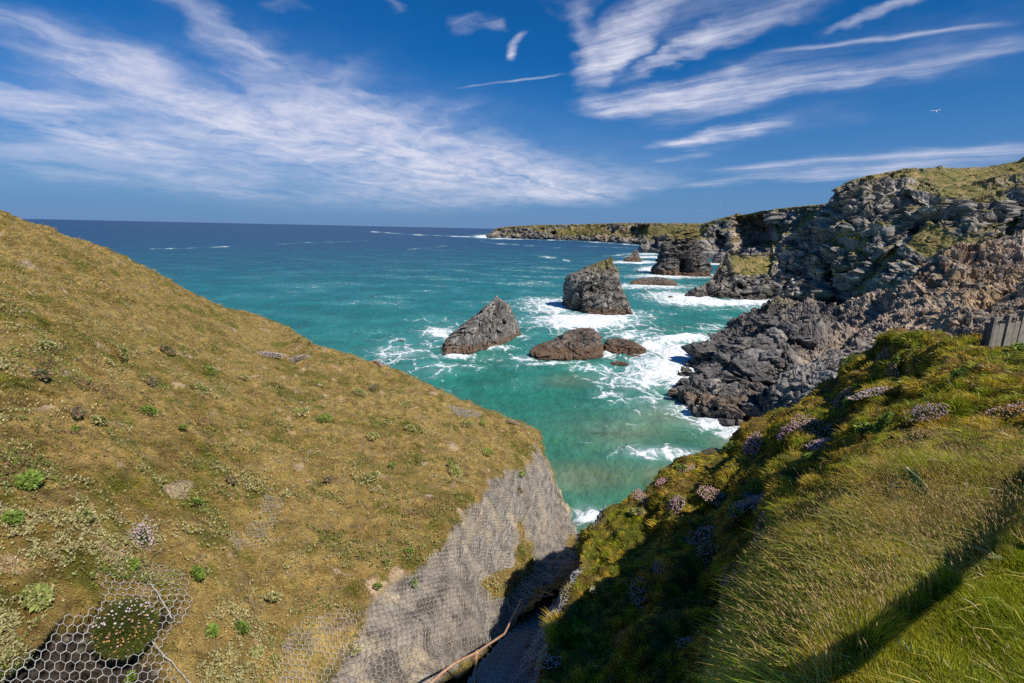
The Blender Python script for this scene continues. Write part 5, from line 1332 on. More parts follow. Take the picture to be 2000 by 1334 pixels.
# ================================================================== gulls
M_GULL = plain_mat('gull_white', (0.80, 0.80, 0.80), 0.8, 30, 0.05)
M_GREY = plain_mat('gull_grey', (0.50, 0.52, 0.56), 0.8, 30, 0.08)
M_BLACK = plain_mat('wing_tip_black', (0.03, 0.03, 0.03), 0.8, 30, 0.1)
M_BEAK = plain_mat('beak_yellow', (0.7, 0.45, 0.05), 0.6, 30, 0.1)
def gull(px, py, Y, span, bank, yaw, label):
    c = P3(px, py, Y)
    root = thing('gull', label, 'gull', tuple(c), 'gulls gliding over the cliffs')
    s = span
    t = np.linspace(-1, 1, 15)
    pts = np.stack([0 * t, t * 0.19 * s, 0.01 * s * (1 - t * t)], -1)
    body = tube_mesh('body', pts, 0.045 * s * np.sqrt(np.clip(1 - np.abs(t)**2.2, 0.02, 1)), M_GULL, 12)
    link('body', body, root)
    link('beak', tube_mesh('beak', np.array([[0, .19 * s, 0], [0, .21 * s, -.004 * s], [0, .23 * s, -.01 * s]]), np.array([.010, .008, .002]) * s, M_BEAK, 6), root)
    for sg in (-1, 1):
        u_ = np.linspace(0, 1, 14)
        X = sg * (0.03 + 0.47 * u_) * s; Z = s * (0.10 * np.sin(u_ * 2.2) - 0.03 * u_)
        yc = s * (0.05 + 0.06 * np.sin(u_ * math.pi * 0.9) - 0.10 * u_**2); ch_ = s * 0.12 * np.sqrt(np.clip(1 - u_**2.4, 0.004, 1))
        rows = []
        for f_ in (0.5, 0.15, -0.2, -0.5):
            rows.append(np.stack([X, yc + f_ * ch_, Z + 0.012 * s * (0.25 - f_ * f_) * 2], -1))
        up = np.array(rows); dn = up.copy(); dn[..., 2] -= 0.006 * s
        P = np.concatenate([up, dn[::-1]], 0)
        nv, nu = P.shape[:2]
        F = grid_faces(nv, nu); a = np.arange(nu - 1)
        F = np.concatenate([F, np.stack([(nv - 1) * nu + a, (nv - 1) * nu + a + 1, a + 1, a], -1)])
        mi = np.where((F % nu).max(1) >= 12, 1, 0)
        link('wing', poly_mesh('wing', P.reshape(-1, 3), F, [M_GREY, M_BLACK], True, None, mi), root)
    tl = np.array([[-.02, -.17, 0], [.02, -.17, 0], [.05, -.27, 0], [-.05, -.27, 0], [-.02, -.17, -.006], [.02, -.17, -.006], [.05, -.27, -.006], [-.05, -.27, -.006]]) * s
    link('tail', poly_mesh('tail', tl, np.array([[0, 1, 2, 3], [7, 6, 5, 4], [0, 4, 5, 1], [1, 5, 6, 2], [2, 6, 7, 3], [3, 7, 4, 0]]), [M_GULL], False), root)
    upv = Vector((bank, -0.42, 0.9)).normalized(); hd = Vector((0.35, 1.0, 0.1)); hd = (hd - upv * hd.dot(upv)).normalized(); rt = hd.cross(upv)
    root.rotation_euler = Matrix(((rt.x, hd.x, upv.x), (rt.y, hd.y, upv.y), (rt.z, hd.z, upv.z))).to_euler()
gull(1828, 217, 78, 1.45, -0.22, math.radians(170), 'white gull gliding high over the right hand cliffs, the nearest of three')
gull(1406.5, 402, 230, 1.45, 0.2, math.radians(60), 'distant gull just above the headland cliff, the right one of two specks')
gull(1363, 411, 300, 1.45, -0.1, math.radians(100), 'faint distant gull, the left one of two specks above the headland')
# ================================================================== grass
def blades_mesh(name, base, dirv, bend, length, width, cb, ct, head=None):
    n = len(base)
    rnd = RNG.normal(size=(n, 3)); side = np.cross(dirv, rnd); side /= np.linalg.norm(side, axis=1, keepdims=True) + 1e-9
    L = length[:, None]; w = width[:, None] * 0.5
    m = base + dirv * L * 0.5 + bend * L * 0.14
    tip = base + dirv * L * 0.93 + bend * L * 0.52
    V = np.stack([base - side * w, base + side * w, m - side * w * 0.85, m + side * w * 0.85, tip], 1)
    o = np.arange(n)[:, None] * 5
    Fq = o + np.array([[0, 1, 3, 2]]); Ft = o + np.array([[2, 3, 4]])
    C = np.stack([cb, cb, (cb + ct) / 2, (cb + ct) / 2, ct], 1)
    return V.reshape(-1, 3), [Fq, Ft], C.reshape(-1, 3)
def sample_grid(P, N, Wt, n, frame=70, pw=1.0):
    px, py = proj(P)
    ar = np.abs(np.gradient(px, axis=1) * np.gradient(py, axis=0) - np.gradient(px, axis=0) * np.gradient(py, axis=1))
    wd = np.linalg.norm(np.cross(np.gradient(P, axis=1), np.gradient(P, axis=0)), axis=-1)
    fr = (px > -frame) & (px < 2000 + frame) & (py > 200) & (py < 1334 + frame)
    v_ = CAM - P; v_ /= np.linalg.norm(v_, axis=-1, keepdims=True)
    facing = (v_ * N).sum(-1) > -0.12
    area = np.maximum(ar, 0.12 * wd * 1e6 / (np.linalg.norm(P - CAM, axis=-1)**2))
    w = np.where(fr & facing, area, 0) * Wt
    w = np.minimum(w, np.quantile(w[w > 0], 0.999))
    w = w[:-1, :-1].ravel(); cdf = np.cumsum(w); cdf /= cdf[-1]
    k = np.searchsorted(cdf, RNG.random(n))
    i, j = np.divmod(k, P.shape[1] - 1)
    a = RNG.random((n, 1)); b = RNG.random((n, 1))
    def bl(A):
        return (A[i, j] * (1 - a) + A[i, j + 1] * a) * (1 - b) + (A[i + 1, j] * (1 - a) + A[i + 1, j + 1] * a) * b
    nn = bl(N); nn /= np.linalg.norm(nn, axis=1, keepdims=True)
    return bl(P), nn, i, j
def nvec(P, s, seed):
    q = (P / s).astype(f32)
    return np.stack([perlin(q, seed), perlin(q, seed + 1), perlin(q, seed + 2)], -1)
def left_grass():
    n = 640000
    B, N, i, j = sample_grid(PL, NLs, L_GRASS**1.5 * (1 + 1.2 * STRIPS), n, 230)
    d = np.linalg.norm(B - CAM, axis=1)
    down = np.array([0, 0, -1.0]) - N * (-N[:, 2:3]); down /= np.linalg.norm(down, axis=1, keepdims=True) + 1e-6
    flow = nvec(B, 0.9, 701) * 1.7 + nvec(B, 0.28, 705) * 1.3
    D = N * (0.42 + 0.35 * RNG.random((n, 1))) + down * 0.35 + flow * 1.15 + RNG.normal(size=(n, 3)) * 0.33
    D -= N * np.minimum((D * N).sum(1, keepdims=True) - 0.22, 0); D /= np.linalg.norm(D, axis=1, keepdims=True)
    far = np.clip(d / 13, 1, None)
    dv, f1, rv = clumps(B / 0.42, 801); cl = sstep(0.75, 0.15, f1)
    D = D + dv * 0.75; D -= N * np.minimum((D * N).sum(1, keepdims=True) - 0.2, 0); D /= np.linalg.norm(D, axis=1, keepdims=True)
    tall = 0.55 + 0.9 * np.clip(fbm((B / 0.8).astype(f32), 3, 711) + 0.35, 0, 1.2)
    L = (0.050 + 0.06 * RNG.random(n)) * tall * far**0.62 * (0.6 + 0.75 * cl)
    w = 0.0026 * np.clip(d / 5.5, 1, None) * RNG.uniform(0.7, 1.4, n)
    n1 = fbm((B / 3.2).astype(f32), 4, 61); n2 = fbm((B / 0.9).astype(f32), 4, 62); n3 = fbm((B / 0.30).astype(f32), 3, 721)
    g = sstep(0.05, 0.58, n2 + 0.6 * n1 + 0.4 * n3 + 0.25 * RNG.normal(size=n))
    px, py = proj(B)
    for cx, cy, rx, ry, s in ((120, 650, 140, 22, .5), (250, 660, 120, 18, .5), (60, 760, 60, 12, .5), (560, 665, 50, 10, .4), (20, 1010, 40, 25, .7), (55, 945, 45, 14, .6), (240, 710, 60, 12, .4), (820, 800, 110, 25, .35), (700, 820, 90, 30, .35), (430, 1315, 50, 30, .6), (130, 745, 30, 14, .7), (60, 1150, 30, 30, .5), (690, 650, 60, 20, .3)):
        g = np.maximum(g, s * blob(px, py, cx, cy, rx, ry) * (0.6 + 0.8 * RNG.random(n)))
    c = np.zeros((n, 3)) + np.array([0.57, 0.40, 0.125])
    c = lerp(c, np.array([0.66, 0.47, 0.20]), (RNG.random(n) < 0.30)[:, None] * 0.9)
    c = lerp(c, np.array([0.46, 0.275, 0.07]), sstep(0.0, 0.5, n1 + 0.3 * RNG.normal(size=n))[:, None] * 0.7)
    c = lerp(c, np.array([0.49, 0.37, 0.15]), sstep(0.0, 0.5, -n2)[:, None] * 0.5)
    c = lerp(c, np.array([0.24, 0.245, 0.03]), g[:, None] * 0.85)
    c *= RNG.uniform(0.72, 1.25, (n, 1)) * (0.72 + 0.34 * cl + 0.3 * (rv - 0.4))[:, None]  # shade between tussocks painted in: blades darken away from clump centres
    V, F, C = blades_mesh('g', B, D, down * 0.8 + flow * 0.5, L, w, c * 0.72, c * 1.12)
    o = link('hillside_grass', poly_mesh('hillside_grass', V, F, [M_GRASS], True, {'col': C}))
    tag(o, kind='stuff')
left_grass()
def herbs():
    m = 64000
    pt = fbm((PL / 1.3).astype(f32), 3, 771) + 0.35 * fbm((PL / 0.35).astype(f32), 2, 775)
    Wt = L_GRASS * (0.05 + sstep(0.0, 0.55, pt + 0.5 * fbm((PL / 0.16).astype(f32), 2, 779)))
    B, N, i, j = sample_grid(PL, NLs, Wt, m)
    d = np.linalg.norm(B - CAM, axis=1)
    kind = fbm((B / 2.1).astype(f32), 2, 781) + 0.25 * RNG.normal(size=m)
    cg = np.where((kind > 0.1)[:, None], np.array([0.52, 0.46, 0.22]), np.array([0.20, 0.25, 0.05]))
    cg = np.where((kind < -0.38)[:, None], np.array([0.32, 0.20, 0.12]), cg) * RNG.uniform(0.6, 1.3, (m, 1))
    dr = RNG.normal(size=(m, 3)) + N * 0.6; dr /= np.linalg.norm(dr, axis=1, keepdims=True)
    L = RNG.uniform(0.014, 0.032, m) * np.clip(d / 8, 1, 2.4)
    V, F, C = leaf_set(B + N * (0.025 + 0.0035 * d + 0.03 * RNG.random(m))[:, None], dr, N + RNG.normal(size=(m, 3)) * 0.6, L, L * 0.36, cg)
    tag(link('hillside_herbs', poly_mesh('hillside_herbs', V, F, [M_GRASS], True, {'col': C})), kind='stuff')
LAWN = [(1590, 1400), (1640, 1310), (1720, 1250), (1860, 1150), (2010, 1050), (2200, 1000), (2300, 1400)]
def right_grass():
    n = 570000
    dlt = np.clip(1 - 0.0 * dist_r, 0, 1)
    B, N, i, j = sample_grid(PR, NRs, R_GRASS, n, 230)
    d = np.linalg.norm(B - CAM, axis=1)
    px, py = proj(B)
    lawn = sstep(6, -22, sdpoly(px, py, LAWN))
    up = np.array([0, 0, 1.0])
    down = -up + N * N[:, 2:3]; down /= np.linalg.norm(down, axis=1, keepdims=True) + 1e-6
    wind = np.array([0.75, -0.1, 0.0])
    flow = nvec(B, 1.3, 731) * 0.8 + nvec(B, 0.35, 735) * 0.8
    D = N * 0.55 + up * 0.55 + wind * 0.22 * -1 + flow * (1 - 0.4 * lawn[:, None]) + RNG.normal(size=(n, 3)) * 0.30
    D -= N * np.minimum((D * N).sum(1, keepdims=True) - 0.3, 0); D /= np.linalg.norm(D, axis=1, keepdims=True)
    dv, f1, rv = clumps(B / np.array([0.26, 0.26, 0.36]), 811); cl = sstep(0.72, 0.12, f1) * (1 - 0.8 * lawn)
    D = D + dv * 1.6 * (1 - lawn[:, None]); D -= N * np.minimum((D * N).sum(1, keepdims=True) - 0.28, 0); D /= np.linalg.norm(D, axis=1, keepdims=True)
    tall = 0.35 + 1.1 * np.clip(fbm((B / 0.9).astype(f32), 3, 741) + 0.45, 0, 1.25)
    far = np.clip(d / 9, 1, None)
    L = (0.055 + 0.095 * RNG.random(n)) * tall * far**0.25 * lerp(0.55 + 0.9 * cl, 0.45, lawn)
    w = 0.0036 * np.clip(d / 5.0, 1, None) * RNG.uniform(0.6, 1.4, n)
    gr = np.clip(right_green(B) + 0.2 * RNG.normal(size=n) + 1.3 * (rv - 0.45) * (1 - lawn) + 0.5 * lawn * RNG.random(n), 0, 1)
    for cx, cy, rx, ry, s in ((1900, 900, 130, 70, .35), (1780, 660, 50, 10, .7), (1985, 690, 40, 20, .7), (1680, 830, 60, 25, .3), (1960, 1000, 60, 50, .35)):
        gr = np.clip(gr + s * blob(px, py, cx, cy, rx, ry), 0, 1)
    gr = np.clip(gr - 0.5 * blob(px, py, 1840, 1010, 110, 45), 0, 1)
    c = np.zeros((n, 3)) + np.array([0.56, 0.385, 0.045])
    c = lerp(c, np.array([0.70, 0.52, 0.11]), (RNG.random(n) < 0.22)[:, None] * 1.0)
    c = lerp(c, np.array([0.36, 0.20, 0.045]), sstep(0.05, 0.5, fbm((B / 1.1).astype(f32), 3, 751))[:, None] * 0.65)
    c = lerp(c, np.array([0.30, 0.35, 0.018]), gr[:, None] * 0.92)
    c *= RNG.uniform(0.7, 1.35, (n, 1)) * lerp(0.55 + 0.75 * cl, 1.0, lawn)[:, None]  # blades darken toward tussock edges, the gaps' shade put into their colour
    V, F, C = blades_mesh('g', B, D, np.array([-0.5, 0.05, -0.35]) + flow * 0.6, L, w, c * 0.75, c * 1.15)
    # flowering stems with pale seed heads in the longer grass
    m = 5200
    Wt = R_GRASS * sstep(11, 4, dist_r) * (0.25 + np.clip(fbm((PR / 0.9).astype(f32), 3, 741) + 0.2, 0, 1) + 1.2 * blob(rx_, ry_, 1850, 1010, 120, 70)) * sstep(-20, 6, sdpoly(rx_, ry_, LAWN))
    b2, n2, i2, j2 = sample_grid(PR, NRs, Wt, m)
    d2 = np.linalg.norm(b2 - CAM, axis=1)
    fl = nvec(b2, 1.3, 731) * 0.6
    D2 = n2 * 0.25 + up * 0.9 + fl + np.array([-0.22, 0.02, 0]) + RNG.normal(size=(m, 3)) * 0.16; D2 /= np.linalg.norm(D2, axis=1, keepdims=True)
    L2 = RNG.uniform(0.17, 0.34, m); w2 = 0.0012 * np.clip(d2 / 3, 1, 3)
    cs = np.array([0.46, 0.36, 0.14]) * RNG.uniform(0.7, 1.2, (m, 1)); ch_ = np.array([0.58, 0.43, 0.19]) * RNG.uniform(0.7, 1.2, (m, 1))
    Vs, Fs, Cs = blades_mesh('s', b2, D2, np.array([-0.25, 0, -0.12]) + 0 * b2, L2, w2, cs * 0.7, cs)
    t = b2 + D2 * (L2 * 0.86)[:, None] + (np.array([-0.25, 0, -0.12]) * 0.42) * L2[:, None]
    dh = D2 + np.array([-0.35, 0, -0.15]); dh /= np.linalg.norm(dh, axis=1, keepdims=True)
    hl = RNG.uniform(0.025, 0.055, m)[:, None]; hw = (RNG.uniform(0.0018, 0.0034, m) * np.clip(d2 / 5, 1, 2.0))[:, None]
    a = np.cross(dh, RNG.normal(size=(m, 3))); a /= np.linalg.norm(a, axis=1, keepdims=True); b = np.cross(dh, a)
    Vh = np.stack([t, t + dh * hl * 0.4 + a * hw, t + dh * hl * 0.4 + (-0.5 * a + 0.87 * b) * hw, t + dh * hl * 0.4 + (-0.5 * a - 0.87 * b) * hw, t + dh * hl], 1).reshape(-1, 3)
    oh = np.arange(m)[:, None] * 5
    Fh = np.concatenate([oh + np.array([[x]]).reshape(1, 3) for x in ((0, 2, 1), (0, 3, 2), (0, 1, 3), (1, 2, 4), (2, 3, 4), (3, 1, 4))])
    Ch = np.repeat(ch_, 5, 0)
    # long loose blades and bent straws of the near grass
    q = 5200
    b3, n3, i3, j3 = sample_grid(PR, NRs, R_GRASS * sstep(9, 3, dist_r) * lerp(0.05, 1.0, sstep(-20, 6, sdpoly(rx_, ry_, LAWN))), q)
    D3 = n3 * 0.3 + up * 0.7 + np.array([-0.45, 0.05, 0]) + nvec(b3, 0.8, 791) * 0.8 + RNG.normal(size=(q, 3)) * 0.25; D3 /= np.linalg.norm(D3, axis=1, keepdims=True)
    c3 = np.where((RNG.random(q) < 0.5)[:, None], np.array([0.64, 0.49, 0.12]), np.array([0.28, 0.36, 0.03])) * RNG.uniform(0.6, 1.2, (q, 1))
    V3, F3, C3 = blades_mesh('l', b3, D3, np.array([-0.7, 0.05, -0.7]) + RNG.normal(size=(q, 3)) * 0.3, RNG.uniform(0.12, 0.30, q), RNG.uniform(0.0028, 0.0055, q), c3 * 0.7, c3 * 1.1)
    F[0] = np.concatenate([F[0], F3[0] + len(V)]); F[1] = np.concatenate([F[1], F3[1] + len(V)]); V = np.concatenate([V, V3]); C = np.concatenate([C, C3])
    nV, nS = len(V), len(Vs)
    Vall = np.concatenate([V, Vs, Vh]); Call = np.concatenate([C, Cs, Ch])
    Fq = np.concatenate([F[0], Fs[0] + nV]); Ft = np.concatenate([F[1], Fs[1] + nV, Fh + nV + nS])
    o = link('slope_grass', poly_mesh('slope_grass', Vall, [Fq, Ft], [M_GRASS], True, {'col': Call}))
    tag(o, kind='stuff')
right_grass()

# ================================================================== plants
M_LEAF = blade_mat('leaves', 0.3)
ICO_V = None
def ico():
    phi = (1 + 5**0.5) / 2
    v_ = np.array([(-1, phi, 0), (1, phi, 0), (-1, -phi, 0), (1, -phi, 0), (0, -1, phi), (0, 1, phi), (0, -1, -phi), (0, 1, -phi), (phi, 0, -1), (phi, 0, 1), (-phi, 0, -1), (-phi, 0, 1)])
    f_ = np.array([(0, 11, 5), (0, 5, 1), (0, 1, 7), (0, 7, 10), (0, 10, 11), (1, 5, 9), (5, 11, 4), (11, 10, 2), (10, 7, 6), (7, 1, 8), (3, 9, 4), (3, 4, 2), (3, 2, 6), (3, 6, 8), (3, 8, 9), (4, 9, 5), (2, 4, 11), (6, 2, 10), (8, 6, 7), (9, 8, 1)])
    return v_ / np.linalg.norm(v_[0]), f_
ICOV, ICOF = ico()
def frame(n):
    n = n / np.linalg.norm(n); a = np.cross(n, [0.3, 0.9, 0.1]); a /= np.linalg.norm(a); b = np.cross(n, a)
    return a, b, n
def heads(pos, r, cols):
    n = len(pos)
    V = (ICOV[None] * r[:, None, None] * np.array([1, 1, 0.8]) * RNG.uniform(0.8, 1.2, (n, 12, 1)) + pos[:, None]).reshape(-1, 3)
    F = (np.arange(n)[:, None, None] * 12 + ICOF[None]).reshape(-1, 3)
    return V, F, np.repeat(cols, 12, 0)
def leaf_set(pos, dirs, nor, L, Wd, cols, fold=0.25):
    n = len(pos)
    s = np.cross(dirs, nor); s /= np.linalg.norm(s, axis=1, keepdims=True) + 1e-9
    nn = np.cross(s, dirs)
    L = L[:, None]; Wd = Wd[:, None]
    p0 = pos; p1 = pos + dirs * L * 0.45 + nn * L * 0.10; p2 = pos + dirs * L - nn * L * 0.10
    l1 = p1 - s * Wd - nn * Wd * -fold; r1 = p1 + s * Wd - nn * Wd * -fold
    V = np.stack([p0, l1, p1, r1, p2], 1).reshape(-1, 3)
    o = np.arange(n)[:, None] * 5
    F = np.concatenate([o + np.array([[0, 2, 1]]), o + np.array([[0, 3, 2]]), o + np.array([[1, 2, 4]]), o + np.array([[2, 3, 4]])])
    C = np.repeat(cols, 5, 0)
    return V, F, C
PINK = np.array([0.70, 0.45, 0.50]); PALE = np.array([0.76, 0.62, 0.63]); ORANGE = np.array([0.62, 0.34, 0.13]); TAN = np.array([0.55, 0.42, 0.25]); LILAC = np.array([0.56, 0.43, 0.49])
def thrift(px, py, wpx, hpx, label, mix, side='R', nh=None, big=False, group='cushions of thrift in flower'):
    h_ = hit([BV_R, BV_L] if side == 'R' else [BV_LNET], px, py)
    if h_ is None: return
    loc, nor, dist_ = h_
    if nor @ (CAM - loc) < 0: nor = -nor
    k = dist_ / math.sqrt(1 + ((px - 1000) / 1000)**2 + ((py - 667) / 1000)**2) / 1000
    W_ = wpx * k * 0.5; Hh = hpx * k * 0.5
    if not big: W_ *= 0.82; Hh *= 0.82
    depth = max(Hh / max(0.35, abs(nor @ (CAM - loc)) / dist_), W_ * 0.45)
    root = thing('thrift_cushion', label, 'flowering plant', tuple(loc), group)
    e1 = R_ - nor * (R_ @ nor); e1 /= np.linalg.norm(e1); e2 = np.cross(nor, e1)
    hh = (0.85 if wpx < 120 and hpx > 80 else 0.24) * min(W_, depth)
    # cushion of fine leaves
    if big: depth = W_ * 0.95
    n = 9000 if big else int(np.clip(900 * W_ * depth / 0.05, 400, 2600))
    a = RNG.uniform(0, 2 * math.pi, n); r = np.sqrt(RNG.random(n))
    zt = np.sqrt(np.clip(1 - r * r, 0, 1)) * (1 + 0.25 * perlin(np.stack([np.cos(a) * r * 3, np.sin(a) * r * 3, 0 * a], -1).astype(f32), int(px)))
    pos = e1 * (W_ * r * np.cos(a))[:, None] + e2 * (depth * r * np.sin(a))[:, None] + nor * (hh * zt)[:, None]
    out = e1 * (r * np.cos(a))[:, None] + e2 * (r * np.sin(a))[:, None] + nor * (0.4 + zt)[:, None] + RNG.normal(size=(n, 3)) * 0.35
    out /= np.linalg.norm(out, axis=1, keepdims=True)
    wv = 0.0036 * max(1, dist_ / 5)
    cg = np.array([0.14, 0.19, 0.03]) * RNG.uniform(0.5, 1.5, (n, 1)); cg = lerp(cg, np.array([0.25, 0.18, 0.06]), (RNG.random((n, 1)) < 0.3) * 0.8)
    V, F, C = blades_mesh('f', pos - out * 0.02, out, RNG.normal(size=(n, 3)) * 0.3, RNG.uniform(0.03, 0.06, n) * (1.0 if dist_ < 8 else 1.5), np.full(n, wv), cg * 0.6, cg)
    # dome under it
    t_ = np.linspace(0, 2 * math.pi, 28, endpoint=False); q_ = np.linspace(0, 1, 10)
    T, Q = np.meshgrid(t_, q_)
    dm = e1 * (W_ * 0.85 * Q * np.cos(T))[..., None] + e2 * (depth * 0.85 * Q * np.sin(T))[..., None] + nor * (hh * 0.92 * np.sqrt(np.clip(1 - Q * Q, 0, 1)) - 0.02)[..., None]
    Fd = grid_faces(10, 28, True)
    nV = len(V)
    V = np.concatenate([V, dm.reshape(-1, 3)]); C = np.concatenate([C, np.tile(np.array([[0.08, 0.105, 0.025]]), (280, 1))])
    link('foliage', poly_mesh('foliage', V, [np.concatenate([F[0], Fd + nV]), F[1]], [M_LEAF], True, {'col': C}), root)
    nh = nh or int(np.clip(150 * (W_ * depth) / 0.03, 70, 420))
    a = RNG.uniform(0, 2 * math.pi, nh); r = np.sqrt(RNG.random(nh)) * (1.02 if big else 1.45)
    zt = np.sqrt(np.clip(1 - r * r, 0, 1))
    hp = e1 * (W_ * r * np.cos(a))[:, None] + e2 * (depth * r * np.sin(a))[:, None] + nor * (hh * zt + RNG.uniform(0.02, 0.07, nh))[:, None] + np.array([0, 0, 1]) * RNG.uniform(0.0, 0.03, (nh, 1))
    rr = RNG.uniform(0.0075, 0.0125, nh) * (1 if big else 0.8) * np.clip(dist_ / 7, 1, 2.6)
    names = list(mix); wts = np.array([mix[q] for q in names], float); wts /= wts.sum()
    pick = RNG.choice(len(names), nh, p=wts)
    if big:   # pink heads along the upper left rim, orange ones in the middle, as in the photograph
        sc = (-np.cos(a) * r * 0.6 + np.sin(a) * r * (1 if e2 @ U_ > 0 else -1))
        pick = np.where(sc + RNG.normal(size=nh) * 0.25 > 0.25, names.index('pale'), np.where(RNG.random(nh) < 0.9, names.index('orange'), names.index('pink')))
    cm = {'pink': PINK, 'pale': PALE, 'orange': ORANGE, 'tan': TAN, 'lilac': LILAC}
    cols = np.array([cm[names[q]] for q in pick]) * RNG.uniform(0.75, 1.15, (nh, 1))
    if big:
        for q in range(min(nh, 98)):
            V1, F1, C1 = heads(np.zeros((1, 3)), rr[q:q + 1], cols[q:q + 1])
            o = link('flower_head', poly_mesh('flower_head', V1, F1, [M_LEAF], True, {'col': C1}), root); o.location = hp[q]
        if nh > 98:
            V1, F1, C1 = heads(hp[98:], rr[98:], cols[98:])
            tag(link('flower_heads', poly_mesh('flower_heads', V1, F1, [M_LEAF], True, {'col': C1}), root), kind='stuff')
    else:
        V1, F1, C1 = heads(hp, rr, cols)
        tag(link('flower_heads', poly_mesh('flower_heads', V1, F1, [M_LEAF], True, {'col': C1}), root), kind='stuff')
thrift(240, 1228, 108, 104, 'large round thrift cushion with pink and orange heads, sitting on the sagging wire netting', {'pink': 1, 'pale': 2, 'orange': 3}, 'L', 170, True)
G2 = 'cushions of thrift in flower'
for a in [
 (280, 1058, 60, 26, 'small pink thrift tuft beside torn netting, above the large round cushion', {'pale': 3, 'pink': 1}, 'L'),
 (530, 694, 50, 8, 'left half of a pale pink thrift streak near the hillside crest', {'pale': 3}, 'L'),
 (578, 704, 54, 9, 'right half of a pale pink thrift streak near the hillside crest', {'pale': 3}, 'L'),
 (740, 711, 22, 7, 'pinkish thrift clump right on the crest of the dry hillside', {'pink': 2, 'tan': 2}, 'L'),
 (1000, 826, 30, 12, 'brown faded thrift clump at the seaward tip of the hillside crest', {'tan': 3, 'pink': 1}, 'L'),
 (1132, 1108, 30, 42, 'orange thrift clump hanging over the netting at the gully mouth', {'orange': 3, 'tan': 1}, 'R'),
 (1252, 972, 22, 26, 'thrift clump on the grass edge against the sea, lowest of the edge clumps', {'pink': 1, 'tan': 2}, 'R'),
 (1296, 946, 26, 16, 'thrift clump with bright pink heads on the grass edge above the bay', {'pink': 3}, 'R'),
 (1338, 918, 34, 18, 'thrift clump on the grass edge under the oval foam patch', {'pink': 2, 'tan': 1}, 'R'),
 (1400, 972, 66, 28, 'wide pink and tan thrift cushion in the middle of the grass slope', {'pink': 2, 'tan': 2}, 'R'),
 (1322, 988, 36, 22, 'thrift cushion left of the wide pink and tan one', {'pink': 1, 'tan': 1}, 'R'),
 (1470, 876, 62, 22, 'bright pink thrift bank near the grass edge above the foam', {'pink': 4, 'pale': 1}, 'R'),
 (1362, 1056, 76, 12, 'thin lilac thrift row along the edge of the big shadow', {'lilac': 3, 'pale': 1}, 'R'),
 (1480, 992, 80, 16, 'pale pink thrift row below the bare rocky ledge', {'pale': 3, 'pink': 1}, 'R'),
 (1290, 1112, 32, 20, 'lilac thrift clump inside the shadow, upper one', {'lilac': 2, 'tan': 1}, 'R'),
 (1250, 1170, 52, 50, 'large lilac thrift cushion in deep shade, left of the rock rim', {'lilac': 3, 'tan': 2}, 'R'),
 (1342, 1262, 34, 22, 'violet thrift tuft in the shade below the rock rim', {'lilac': 3}, 'R'),
 (1074, 1296, 44, 20, 'violet thrift tuft at the foot of the slope beside the steps', {'lilac': 3, 'pale': 1}, 'R'),
 (1462, 1140, 66, 76, 'orange brown thrift cushion on the lit lip above the purple rock', {'orange': 5, 'pale': 1}, 'R'),
 (1386, 1090, 40, 60, 'dull orange thrift spilling down into the shadow', {'orange': 2, 'tan': 1, 'lilac': 1}, 'R'),
 (1500, 1020, 60, 22, 'scattered orange thrift heads above the rock rim', {'orange': 2, 'tan': 1}, 'R'),
 (1590, 838, 52, 46, 'tall pink and tan thrift mound in front of the black overhang', {'pink': 2, 'tan': 3}, 'R'),
 (1540, 846, 40, 20, 'pink thrift left of the tall mound', {'pink': 3}, 'R'),
 (1640, 792, 70, 18, 'long low tan and pink thrift bank on the upper edge', {'tan': 3, 'pink': 1}, 'R'),
 (1700, 772, 70, 18, 'whitish thrift patch in the upper slope', {'pale': 3, 'tan': 2}, 'R'),
 (1745, 742, 70, 16, 'tan thrift streak right of the dark ledge', {'tan': 3}, 'R'),
 (1812, 812, 62, 28, 'mauve thrift cushion beside the big green leaves', {'pink': 1, 'lilac': 2, 'tan': 1}, 'R'),
 (1955, 815, 84, 26, 'orange and pink thrift band at the right edge of the slope', {'orange': 3, 'pale': 1}, 'R'),
 (1730, 700, 40, 22, 'dark tan thrift mound at the top corner of the slope', {'tan': 3}, 'R'),
 (1606, 872, 46, 20, 'pale thrift clump under the tall pink and tan mound', {'pale': 2, 'pink': 1}, 'R'),
 (1790, 858, 60, 16, 'faded tan thrift row across the middle right of the slope', {'tan': 3, 'orange': 1}, 'R'),
]:
    thrift(a[0], a[1], a[2], a[3], a[4], a[5], a[6], group=G2)

